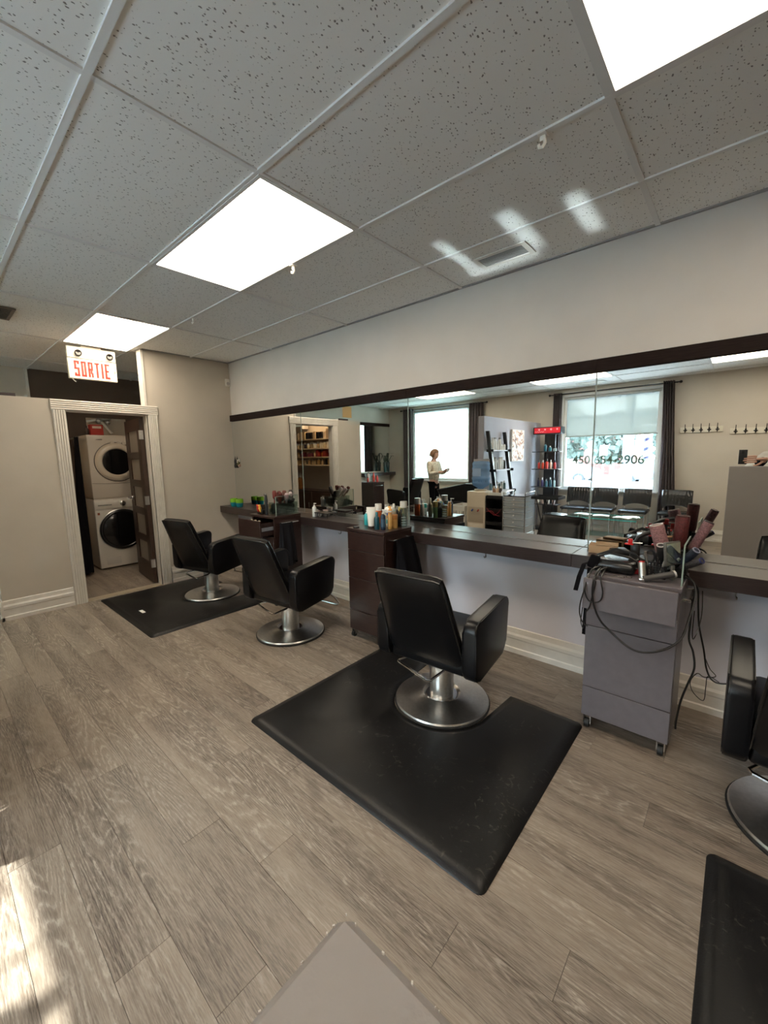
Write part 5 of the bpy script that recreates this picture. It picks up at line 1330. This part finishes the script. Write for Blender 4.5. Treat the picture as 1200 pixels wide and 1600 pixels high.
def laundry_basket():
    t = thing('laundry_basket', 'white plastic lattice basket left of the cooler', 'basket', (1.68, -3.05, 0)); w, d, h = .135, .2, .66
    g = G()
    for s_ in (-1, 1):
        for k in range(9):
            x = -w + 2*w*k/8; g.box(x-.007, x+.007, s_*d-.003, s_*d+.003, .03, h-.04)
        for k in range(12):
            y = -d + 2*d*k/11; g.box(s_*w-.003, s_*w+.003, y-.007, y+.007, .03, h-.04)
        for z in (.0005, .22, .42, h-.08):
            q = .035 if z not in (h-.08,) else .08
            g.box(-w-.004, w+.004, s_*d-.005, s_*d+.005, z, z+q); g.box(s_*w-.005, s_*w+.005, -d-.004, d+.004, z, z+q)
    g.box(-w, w, -d, d, .001, .01)
    g.build('lattice', M_WHITE, t, smooth=False)
    G().box(-w-.012, w+.012, -d-.012, -d, h-.02, h).box(-w-.012, w+.012, d, d+.012, h-.02, h).box(-w-.012, -w, -d, d, h-.02, h).box(w, w+.012, -d, d, h-.02, h).build('rim', M_WHITE, t, smooth=False)
    G().cbox((0,0,.25), (.22,.34,.42), .05).build('towels', mat('grey towels', srgb(110,104,100), .9), t)
laundry_basket()
t = thing('shampoo_chair', 'reclined black shampoo chair before the left window', 'chair', (1.02, -4.15, 0))
G().box(-.30, .30, -.30, .28, .36, .46, .04, None, 3).build('seat', M_LEATHER, t)
G().prism([(-.44,.80),(.18,.93),(.40,.945),(.40,.62),(.20,.47),(-.26,.50)], -.25, .25, Matrix(((1,0,0,0),(0,0,1,0),(0,1,0,0),(0,0,0,1))), .03, 3).build('backrest', M_LEATHER, t)
G().box(-.28, .20, -.36, -.30, .42, .60, .02).build('armrest', M_LEATHER, t); G().box(-.28, .20, .28, .34, .42, .60, .02).build('armrest', M_LEATHER, t)
G().box(-.22, .22, -.22, .22, .001, .36, .01).build('plinth', M_BLKPL, t)
t = thing('shampoo_basin', 'black wedge-shaped shampoo basin right of the reclined chair', 'basin', (1.51, -4.15, 0))
G().prism([(-.07,.93),(.30,.97),(.30,.76),(.0,.72)], -.24, .24, Matrix(((1,0,0,0),(0,0,1,0),(0,1,0,0),(0,0,0,1))), .02).build('bowl', mat('black basin enamel', (.01,.01,.012,1), .2), t)
G().box(.0, .28, -.12, .12, .001, .715, .005).build('pedestal', M_BLKPL, t)

# far station on the outer wall: mirror, header, shelf, plants, products
t = thing('wall_mirror', 'mirror of the far station by the left window, reflecting a curtain', 'mirror', (XW, -5.01, 1.08))
G().box(.001, .007, -.57, .57, 0, 1.14).build('glass', M_MIRROR, t, smooth=False)
tag(G().box(XW+.0005, XW+.03, -5.59, -4.40, 2.225, 2.30, .001, None, 1).build('header_board', M_HEAD), 'short dark header board over the far station mirror', 'board')
tag(G().box(XW+.008, XW+.22, -5.585, -4.40, .97, 1.05, .002, None, 1).build('counter_shelf', M_COUNTER), 'short dark shelf beneath the far station mirror', 'shelf')
for k, y in enumerate((-5.33, -5.45)):
    t = thing('potted_plant', ['left dark vase with thin leaves on the far shelf', 'right dark vase with thin leaves on the far shelf'][k], 'plant', (XW+.16, y+.10, 1.0505))
    G().lathe([(0,.0005),(.035,.0005),(.045,.25),(.04,.26),(.036,.25),(.028,.02),(0,.02)], (0,0,0), 16).build('vase', cmat((18,46,44), .2), t)
    for q in range(9):
        a = q*.75+k; L_ = (.13+.03*(q % 3)); w_ = .010
        g = G(); pr = None
        for s_ in range(6):
            v = s_/5; r = .02+L_*v; z = .25+.22*math.sin(v*2.1)*(.8 if q % 2 else 1.1)
            ww = w_*(1-v)**.5+.0015; c = Vector((math.cos(a)*r, math.sin(a)*r*1.1, z)); n_ = Vector((-math.sin(a), math.cos(a), 0))*ww
            cur = (g.bm.verts.new(c-n_), g.bm.verts.new(c+Vector((0,0,.003))), g.bm.verts.new(c+n_))
            if pr:
                g.bm.faces.new([pr[0], pr[1], cur[1], cur[0]]); g.bm.faces.new([pr[1], pr[2], cur[2], cur[1]])
            pr = cur
        g.build('leaf', cmat((34,52,36), .5), t)
bottle('spray_bottle', 'white bottle with black pump on the far brown cart', 'bottle', (-1.20, -3.85, .9005), .24, .035, (224,214,210), (40,40,40), 'pump')
bottle('red_bottle', 'tall coral red bottle on the far brown cart', 'bottle', (-1.08, -3.90, .9005), .21, .026, (226,88,78), (200,60,60))
bottle('red_bottle', 'coral red bottle alone at the right end of the far cart', 'bottle', (-.94, -3.86, .9005), .15, .024, (230,84,84), (240,120,110))
bottle('red_bottle', 'short red bottle beside the white pump bottle on the far cart', 'bottle', (-1.13, -3.76, .9005), .12, .022, (196,70,60), (60,40,40))
t = thing('brush_tray', 'black tray of brushes on the far black trolley', 'tray', (-1.56, -3.78, .801))
G().box(-.10, .15, -.12, .12, .0005, .05, .004).build('tray', M_BLKPL, t)
for k in range(6): G().cbox((-.06+.032*k, .02*(k % 2), .065), (.03,.12,.03), .006, (0,0,.5*k)).build('brush', cmat([(70,60,56),(120,100,90),(40,40,40)][k % 3]), t)
t = tag(G().lathe([(0,0),(.05,.0),(.06,.06),(.03,.14),(.01,.22),(0,.24)], (-1.73, -3.80, .8005), 12).build('cone_bottle', cmat((168,158,150), .5)), 'pale conical bottle on the far black trolley', 'bottle')
tag(G().box(XW+.0005, XW+.004, -4.22, -3.93, 2.38, 2.64).build('orange_notice', mat('orange card', srgb(222,160,96), .7), smooth=False), 'orange card high on the outer wall, above the partition', 'notice')

# ------------------------------------------------------------------ people
def skinned(name, mat_, parent, verts, edges, radii, root=0, sub=2, yscale=None):
    me = bpy.data.meshes.new(name); me.from_pydata([tuple(v) for v in verts], edges, []); me.update()
    o = bpy.data.objects.new(name, me); COL.objects.link(o); o.parent = parent
    m = o.modifiers.new('Skin', 'SKIN'); m.use_smooth_shade = True
    for i, v in enumerate(me.skin_vertices[0].data):
        r = radii[i]; v.radius = (r, r) if not isinstance(r, tuple) else r; v.use_root = (i == root)
    o.modifiers.new('Sub', 'SUBSURF').levels = sub; o.modifiers['Sub'].render_levels = sub
    me.materials.append(mat_); return o
SKIN = mat('skin', srgb(205,160,138), .5, var=.06, scale=12)
def head(parent, c, yaw_, hair_col, hairstyle, tilt=0):
    M = Matrix.Translation(c) @ Euler((tilt, 0, yaw_)).to_matrix().to_4x4()
    g = G(); n = 20; m = 14; rings = []
    for j in range(m+1):
        v = j/m; ph = PI*v; row = []
        for i in range(n):
            a = 2*PI*i/n; x = math.sin(ph)*math.sin(a); y = math.sin(ph)*math.cos(a); z = -math.cos(ph)
            rx, ry, rz_ = .075, .093, .115
            if z < 0: rx *= 1-.32*(-z)**1.5; 
            if z < 0 and y < 0: ry *= 1-.35*(-z)
            px, py, pz = x*rx, y*ry, z*rz_
            if y > .55 and abs(x) < .30 and -.28 < z < .15: py += .018*(1-abs(x)/.30)*(1-abs(z+.08)/.22 if abs(z+.08) < .22 else 0)
            if y > .5 and .20 < abs(x) < .55 and .0 < z < .25: py -= .006
            row.append((px, py, pz))
        rings.append([g.bm.verts.new(M @ Vector(p)) for p in row])
    for r0, r1 in zip(rings, rings[1:]):
        for i in range(n): g.bm.faces.new([r0[i], r0[(i+1)%n], r1[(i+1)%n], r1[i]])
    bmesh.ops.remove_doubles(g.bm, verts=g.bm.verts, dist=1e-4)
    h = g.build('head', SKIN, parent, ang=180)
    for s_ in (-1, 1):
        G().ball(M @ Vector((s_*.074, -.005, -.01)), .022, (.35,.8,1.25), (0,0,yaw_), 10).build('ear', SKIN, h)
        G().ball(M @ Vector((s_*.028, .079, .012)), .012, (1,.6,.6), (0,0,yaw_), 8).build('eye', cmat((240,238,234), .2), h)
    G().ball(M @ Vector((0, .080, -.052)), .02, (1.1,.35,.28), (0,0,yaw_), 8).build('mouth', cmat((170,90,84), .4), h)
    g = G(); rings = []
    for j in range(12):
        v = j/11; ph = PI*(1-.60*v); row = []
        for i in range(28):
            a = 2*PI*i/28; x = math.sin(ph)*math.sin(a); y = math.sin(ph)*math.cos(a); z = -math.cos(ph)
            face = max(0, math.cos(a))**2
            k = 1.16 + .05*math.sin(a*9+j) 
            zz = z*.122
            if face > .25 and z < .45: k = .80; 
            if hairstyle == 'bob' and z < .25 and face < .3: zz -= .02; k *= 1.06
            row.append(M @ Vector((x*.080*k, y*.094*k-.006, zz+.008)))
        rings.append([g.bm.verts.new(p) for p in row])
    for r0, r1 in zip(rings, rings[1:]):
        for i in range(28): g.bm.faces.new([r0[i], r0[(i+1)%28], r1[(i+1)%28], r1[i]])
    bmesh.ops.remove_doubles(g.bm, verts=g.bm.verts, dist=1e-4)
    g.build('hair', hair_col, h, ang=180)
    return h
def hand(parent, wrist, direction, palm_n, curl=.5, side=1, name='hand', k_=1.0):
    """wrist position, pointing direction, palm normal; fingers curl towards the palm normal"""
    d = Vector(direction).normalized(); n_ = Vector(palm_n); n_ = (n_-d*n_.dot(d)).normalized(); s_ = d.cross(n_)*side
    W_ = Vector(wrist); P = lambda a, b, c: W_ + (d*a + s_*b + n_*c)*k_
    V = [P(-.02,0,0), P(.03,.0,0), P(.075,.0,0)]; E_ = [(0,1),(1,2)]; R = [(.026,.019),(.034,.015),(.038,.014)]
    o = skinned(name, SKIN, parent, V, E_, R, 0, 2)
    for k, (b, ln) in enumerate([(-.030,.068),(-.010,.078),(.010,.073),(.029,.056)]):
        base = P(.078, b, .001); pts = [P(.06, b*.85, 0), base]; ang = curl*.35
        cur = base
        for seg_, f_ in enumerate((.42,.33,.25)):
            ang += curl*(.35+.25*seg_)
            cur = cur + (d*math.cos(ang)+n_*math.sin(ang))*ln*f_*1.15*k_; pts.append(cur)
        skinned('finger', SKIN, o, pts, [(i,i+1) for i in range(len(pts)-1)], [q_*k_ for q_ in (.0092,.0090,.0084,.0078,.0062)], 0, 2)
    th = [P(.015,-.022,.0), P(.038,-.045,.012), P(.062,-.060,.022), P(.085,-.062,.034)]
    skinned('thumb', SKIN, o, th, [(0,1),(1,2),(2,3)], [.012,.011,.0098,.008], 0, 2)
    return o
def woman():
    # standing side-on before the left window, facing +x, reading a note in raised hands
    t = thing('person', 'woman with short brown hair in a cream patterned blouse at the window', 'person', (-.12, -4.85, 0), -PI/2)
    # local frame: faces +y, right hand at +x
    J = {'pel':(0,.0,.88),'wai':(0,-.0,1.02),'che':(0,-.005,1.20),'nec':(0,-.012,1.345),'hd':(0,.0,1.41),
         'hl':(-.085,0,.84),'kl':(-.085,.02,.46),'al':(-.085,-.02,.08),'tl':(-.085,.11,.035),
         'hr':(.085,0,.84),'kr':(.09,.01,.46),'ar':(.09,-.03,.08),'tr':(.09,.10,.035),
         'sl':(-.165,-.01,1.30),'el':(-.215,.03,1.06),'wl':(-.10,.25,1.10),
         'sr':(.165,-.01,1.30),'er':(.215,.03,1.06),'wr':(.10,.25,1.10)}
    ks = list(J); ix = {k:i for i, k in enumerate(ks)}
    E_ = [('pel','wai'),('wai','che'),('che','nec'),('nec','hd'),('pel','hl'),('hl','kl'),('kl','al'),('al','tl'),('pel','hr'),('hr','kr'),('kr','ar'),('ar','tr'),('che','sl'),('sl','el'),('el','wl'),('che','sr'),('sr','er'),('er','wr')]
    R = {'pel':(.085,.075),'wai':(.085,.075),'che':(.11,.085),'nec':(.05,.05),'hd':(.045,.045),'hl':.078,'kl':.052,'al':.036,'tl':.03,'hr':.078,'kr':.052,'ar':.036,'tr':.03,'sl':.045,'el':.036,'wl':.026,'sr':.045,'er':.036,'wr':.026}
    skinned('body', SKIN, t, [J[k] for k in ks], [(ix[a],ix[b]) for a, b in E_], [R[k] for k in ks])
    M_BL = mat('cream patterned blouse', srgb(214,204,184), .8, var=.35, scale=26)
    V = [(0,0,.87),(0,0,1.02),(0,-.005,1.18),(0,-.012,1.30),(-.165,-.01,1.285),(-.222,.03,1.06),(-.12,.215,1.095),(.165,-.01,1.285),(.222,.03,1.06),(.12,.215,1.095)]
    skinned('blouse', M_BL, t, V, [(0,1),(1,2),(2,3),(2,4),(4,5),(5,6),(2,7),(7,8),(8,9)], [(.150,.135),(.135,.12),(.15,.125),(.075,.07),.068,.055,.044,.068,.055,.044])
    V = [(0,0,.90),(-.085,0,.80),(-.087,.02,.46),(-.087,-.02,.10),(.085,0,.80),(.09,.01,.46),(.09,-.03,.10)]
    skinned('trousers', M_CLOTH, t, V, [(0,1),(1,2),(2,3),(0,4),(4,5),(5,6)], [(.10,.09),.080,.062,.052,.080,.062,.052])
    for s_ in (-1, 1): G().cbox((s_*.088, .035, .028), (.075,.22,.055), .02).build('shoe', M_BLKPL, t)
    head(t, (0,.02,1.475), 0, mat('brown hair', srgb(122,88,62), .7, bump=.6, bscale=90), 'bob', -.25)
    hand(t, (-.10,.25,1.10), (.35,.9,.15), (.6,0,1), .7, -1)
    hand(t, (.10,.25,1.10), (-.35,.9,.15), (-.6,0,1), .7, 1)
    n_ = thing('note_paper', 'white slip of paper held by the woman at the window', 'paper', (.20, -4.85, 1.135), 0)
    n_.rotation_euler = (0, -.35, 0)
    G().box(-.05, .08, -.05, .05, .012, .0145).build('sheet', M_PAPER, n_, smooth=False)
woman()
def photographer():
    t = thing('person', 'photographer in a white jacket behind the half wall, holding a phone', 'person', (5.42, -3.18, 0), math.radians(15))
    J = {'pel':(0,0,.93),'wai':(0,0,1.06),'che':(0,-.01,1.26),'nec':(0,-.02,1.45),'hd':(0,-.01,1.53),
         'hl':(-.09,0,.88),'kl':(-.10,.02,.50),'al':(-.10,-.02,.085),'tl':(-.10,.12,.04),'hr':(.09,0,.88),'kr':(.10,.02,.50),'ar':(.10,-.02,.085),'tr':(.10,.12,.04),
         'sl':(-.19,-.01,1.385),'el':(-.30,.08,1.21),'sr':(.19,-.01,1.385),'er':(.27,.0,1.13),'wr':(.13,.13,1.05)}
    wl = t.matrix_basis.inverted() @ Vector((5.235,-2.80,1.372)); J['wl'] = tuple(wl)
    ks = list(J); ix = {k:i for i, k in enumerate(ks)}
    E_ = [('pel','wai'),('wai','che'),('che','nec'),('nec','hd'),('pel','hl'),('hl','kl'),('kl','al'),('al','tl'),('pel','hr'),('hr','kr'),('kr','ar'),('ar','tr'),('che','sl'),('sl','el'),('el','wl'),('che','sr'),('sr','er'),('er','wr')]
    R = {'pel':(.15,.11),'wai':(.14,.10),'che':(.15,.11),'nec':.055,'hd':.05,'hl':.085,'kl':.058,'al':.042,'tl':.036,'hr':.085,'kr':.058,'ar':.042,'tr':.036,'sl':.055,'el':.042,'wl':.027,'sr':.055,'er':.042,'wr':.028}
    skinned('body', SKIN, t, [J[k] for k in ks], [(ix[a],ix[b]) for a, b in E_], [R[k] for k in ks])
    w2 = Vector(J['el']).lerp(Vector(J['wl']), .72)
    V = [(0,0,.90),(0,0,1.08),(0,-.01,1.24),(0,-.02,1.39),(-.19,-.01,1.37),(-.305,.08,1.21),w2,(.19,-.01,1.37),(.275,.0,1.13),(.16,.11,1.06)]
    skinned('jacket', mat('white jacket', srgb(222,218,208), .75, bump=.3, bscale=60), t, V, [(0,1),(1,2),(2,3),(2,4),(4,5),(5,6),(2,7),(7,8),(8,9)], [(.19,.14),(.18,.135),(.185,.14),(.085,.08),.085,.072,.052,.085,.072,.055])
    a = Vector(J['el']).lerp(Vector(J['wl']), .70); b = Vector(J['el']).lerp(Vector(J['wl']), .90)
    G().cyl(a, b, .040, .036, 18).build('cuff', M_CLOTH, t)
    V = [(0,0,.90),(-.09,0,.84),(-.10,.02,.50),(-.10,-.02,.10),(.09,0,.84),(.10,.02,.50),(.10,-.02,.10)]
    skinned('trousers', mat('dark trousers', (.03,.03,.04,1), .8), t, V, [(0,1),(1,2),(2,3),(0,4),(4,5),(5,6)], [(.16,.12),.105,.078,.062,.105,.078,.062])
    for s_ in (-1, 1): G().cbox((s_*.10, .045, .030), (.09,.27,.06), .022).build('shoe', M_BLKPL, t)
    head(t, (0,.015,1.62), .2, mat('dark hair', srgb(60,48,40), .7, bump=.6, bscale=90), 'short')
    inv = t.matrix_basis.to_3x3().inverted()
    hand(t, J['wl'], inv @ Vector((-1,.12,-.02)), inv @ Vector((0,-1,-.15)), .22, 1, k_=1.02)
    hand(t, J['wr'], (-.9,.15,-.1), (0,-.3,1), .5, -1)
    p_ = thing('smartphone', 'black phone held upright over the half wall', 'phone', (5.062, -2.808, 1.318), math.radians(24))
    G().box(-.036, .036, -.008, -.0002, 0, .148, .0035, None, 3).build('body', M_BLKPL, p_)
    l_ = G().box(-.012, .012, -.0002, .0006, .110, .142, .0004).build('camera_bump', M_BLKMET, p_)
photographer()

# ------------------------------------------------------------------ outside
def ext():
    GZ = -.35
    struct(G().box(-60, 60, -90, YS-T-.02, GZ-.2, GZ).build('ground', M_SNOW, keep=True))
    for k, (y0, y1, lab) in enumerate([(-19.5,-13.2,'wet grey street with snowy edges beyond the right window')]):
        tag(G().box(-60, 60, y0, y1, GZ+.001, GZ+.02).build('street', mat('wet asphalt', (.07,.075,.08,1), .5, var=.3, scale=.8), smooth=False), lab, 'street')
    tag(G().box(-60, 60, -20.6, -19.8, GZ+.001, GZ+.35, .15).build('snow_bank', M_SNOW), 'snow bank along the far side of the street', 'snow')
    def building(x0, x1, y, h, d, brick, label, nwin, floors, groundz=GZ, roofc=(150,140,120)):
        t = thing('building', label, 'building', ((x0+x1)/2, y, groundz)); a = (x1-x0)/2
        G().box(-a, a, -d, 0, .001, h).build('facade', brick, t, smooth=False)
        G().box(-a-.1, a+.1, -d, .15, h, h+.35).build('cornice', cmat(roofc, .7), t, smooth=False)
        for f_ in range(floors):
            for k in range(nwin):
                x = -a + (k+.5)*2*a/nwin; z = .9+f_*2.9
                w_ = G().box(x-.6, x+.6, .001, .06, z, z+1.6).build('window', cmat((196,200,202), .5), t, smooth=False)
                G().box(x-.52, x-.03, .061, .075, z+.08, z+1.52).box(x+.03, x+.52, .061, .075, z+.08, z+1.52).build('pane', mat('dark outdoor glass', (.10,.13,.16,1), .15), w_, smooth=False)
    brick = mat('red brick', srgb(100,58,50), .85, var=.2, scale=6); brick2 = mat('tan brick', srgb(96,76,62), .85, var=.2, scale=6)
    building(-13.5, -2.2, -34, 4.5, 8, brick, 'red brick building across the street with pale windows', 4, 1)
    building(3.2, 16, -30, 3.6, 8, brick2, 'low tan building across the street at the right', 4, 1)
    rnd = random.Random(2)
    for k, (x, y, h, r, lab) in enumerate([(-4.2,-28,5.2,1.3,'grey-green tree by the red brick building'),(-1.3,-27,4.2,1.4,'bushy tree behind the parked cars'),(1.9,-28,4.3,1.5,'bushy tree left of the tan building')]):
        t = thing('tree', lab, 'tree', (x, y, GZ))
        G().lathe([(.16,.001),(.11,h*.5),(.03,h*.95)], (0,0,0), 8).build('trunk', cmat((96,86,78), .9), t)
        g = G()
        for q in range(260):
            u = rnd.random(); a = rnd.random()*2*PI; rr = r*(.35+.65*rnd.random())*math.sin(PI*(.15+.8*u)); z = h*.28+u*h*.72
            g.cbox((rr*math.cos(a), rr*math.sin(a), z), (.34,.26,.14), 0, (rnd.random()*3, rnd.random()*3, rnd.random()*3))
        g.build('foliage', mat('winter foliage', srgb(60,70,62), .9, var=.3, scale=3), t, smooth=False, kind='stuff')
    def car(x, y, c, label, rz=0):
        t = thing('car', label, 'car', (x, y, GZ), rz)
        prof = [(-2.2,.35),(-2.25,.62),(-2.1,.85),(-1.3,.95),(-.75,1.42),(.7,1.45),(1.35,1.0),(2.1,.88),(2.25,.6),(2.2,.35)]
        G().prism(prof, -.85, .85, Matrix(((1,0,0,0),(0,0,1,0),(0,1,0,0),(0,0,0,1))), .06).build('body', cmat(c, .25), t, ang=30)
        G().prism([(-1.18,.96),(-.70,1.36),(.65,1.38),(1.18,1.0)], -.86, .86, Matrix(((1,0,0,0),(0,0,1,0),(0,1,0,0),(0,0,0,1)))).build('side_glass', mat('car glass', (.05,.06,.07,1), .1), t, smooth=False)
        for a in (-1.4, 1.4):
            for b in (-.78, .78):
                w_ = G().cyl((a, b-.1, .33), (a, b+.1, .33), .325, seg=20).build('wheel', M_DKSTEEL, t); G().cyl((a, b+.101, .33), (a, b+.11, .33), .19, seg=14).build('hub', M_STEEL, w_)
    car(-3.4, -23.2, (96,104,112), 'silver parked car in front of the brick building')
    car(1.9, -23.0, (60,66,74), 'grey parked car right of the utility pole')
    car(-9.2, -23.4, (30,36,48), 'dark blue parked car at the left of the street')
    t = thing('utility_pole', 'grey utility pole with wires outside the right window', 'pole', (2.33, -12.0, GZ))
    G().lathe([(.16,.001),(.13,9)], (0,0,0), 14).build('pole', mat('weathered pole', srgb(76,80,86), .9, var=.3, scale=8), t)
    for k in range(3): G().tube([(-40, .2, 6.6+k*.45),(-20,.15,6.0+k*.45),(0,0,6.3+k*.45),(20,.1,6.0+k*.45),(40,.2,6.6+k*.45)], .015, 5).build('wire', M_BLKPL, t)
    t = thing('street_sign', 'small white and red traffic sign by the street', 'sign', (-.05, -19.3, GZ))
    G().cyl((0,0,.001), (0,0,2.2), .03, seg=8).build('post', M_STEEL, t)
    p_ = G().box(-.17, .17, .035, .045, 1.65, 2.15, .01).build('plate', cmat((236,236,232)), t)
    G().tube([(.09*math.cos(a*PI/8), .048, 1.95+.09*math.sin(a*PI/8)) for a in range(16)], .025, 6, closed=True).build('red_ring', cmat((200,50,50)), p_)
    t = thing('hanging_sign_box', 'dark grey sign box outside the top of the right window', 'sign', (3.25, -7.5, 2.05))
    G().box(-.40, .40, -.06, .06, 0, .32, .006).build('case', cmat((66,70,74), .5), t)
    for s_ in (-.3, .3): G().cyl((s_,0,.32), (s_,0,1.2), .008, seg=6).build('hanger', M_STEEL, t)
    G().cyl((-.3,0,1.19), (-.3,1.77,1.19), .012, seg=6).cyl((.3,0,1.19), (.3,1.77,1.19), .012, seg=6).build('bracket', M_STEEL, t)
    # barber pole
    t = thing('barber_pole', 'striped barber pole outside the window by the curtain', 'barber pole', (3.75, -5.97, 1.25))
    m = bpy.data.materials.new('barber stripes'); m.use_nodes = True; n = m.node_tree; b = n.nodes['Principled BSDF']
    tc_ = n.nodes.new('ShaderNodeTexCoord'); s = n.nodes.new('ShaderNodeSeparateXYZ'); at = n.nodes.new('ShaderNodeMath'); at.operation = 'ARCTAN2'
    n.links.new(tc_.outputs['Object'], s.inputs[0]); n.links.new(s.outputs[1], at.inputs[0]); n.links.new(s.outputs[0], at.inputs[1])
    m1 = n.nodes.new('ShaderNodeMath'); m1.operation = 'MULTIPLY'; m1.inputs[1].default_value = 1/(2*PI); n.links.new(at.outputs[0], m1.inputs[0])
    m2 = n.nodes.new('ShaderNodeMath'); m2.operation = 'MULTIPLY_ADD'; m2.inputs[1].default_value = 6.0; n.links.new(s.outputs[2], m2.inputs[0]); n.links.new(m1.outputs[0], m2.inputs[2])
    m3 = n.nodes.new('ShaderNodeMath'); m3.operation = 'FRACT'; n.links.new(m2.outputs[0], m3.inputs[0])
    r = n.nodes.new('ShaderNodeValToRGB'); r.color_ramp.interpolation = 'CONSTANT'; e = r.color_ramp.elements; e[0].position = 0; e[0].color = srgb(235,238,240); e[1].position = .68; e[1].color = srgb(70,76,120)
    n.links.new(m3.outputs[0], r.inputs[0]); n.links.new(r.outputs[0], b.inputs['Base Color'])
    G().lathe([(.07,.06),(.07,.60)], (0,0,0), 20).build('cylinder', m, t)
    G().lathe([(.085,.60),(.085,.64),(.05,.68),(0,.70)], (0,0,0), 18).build('top_cap', cmat((225,228,228)), t)
    G().lathe([(0,0),(.05,.01),(.085,.03),(.085,.06)], (0,0,0), 18).build('bottom_cap', cmat((225,228,228)), t)
    G().box(-.03, .03, .07, .25, .05, .09).box(-.03, .03, .07, .25, .58, .62).build('bracket', M_STEEL, t, smooth=False)
ext()
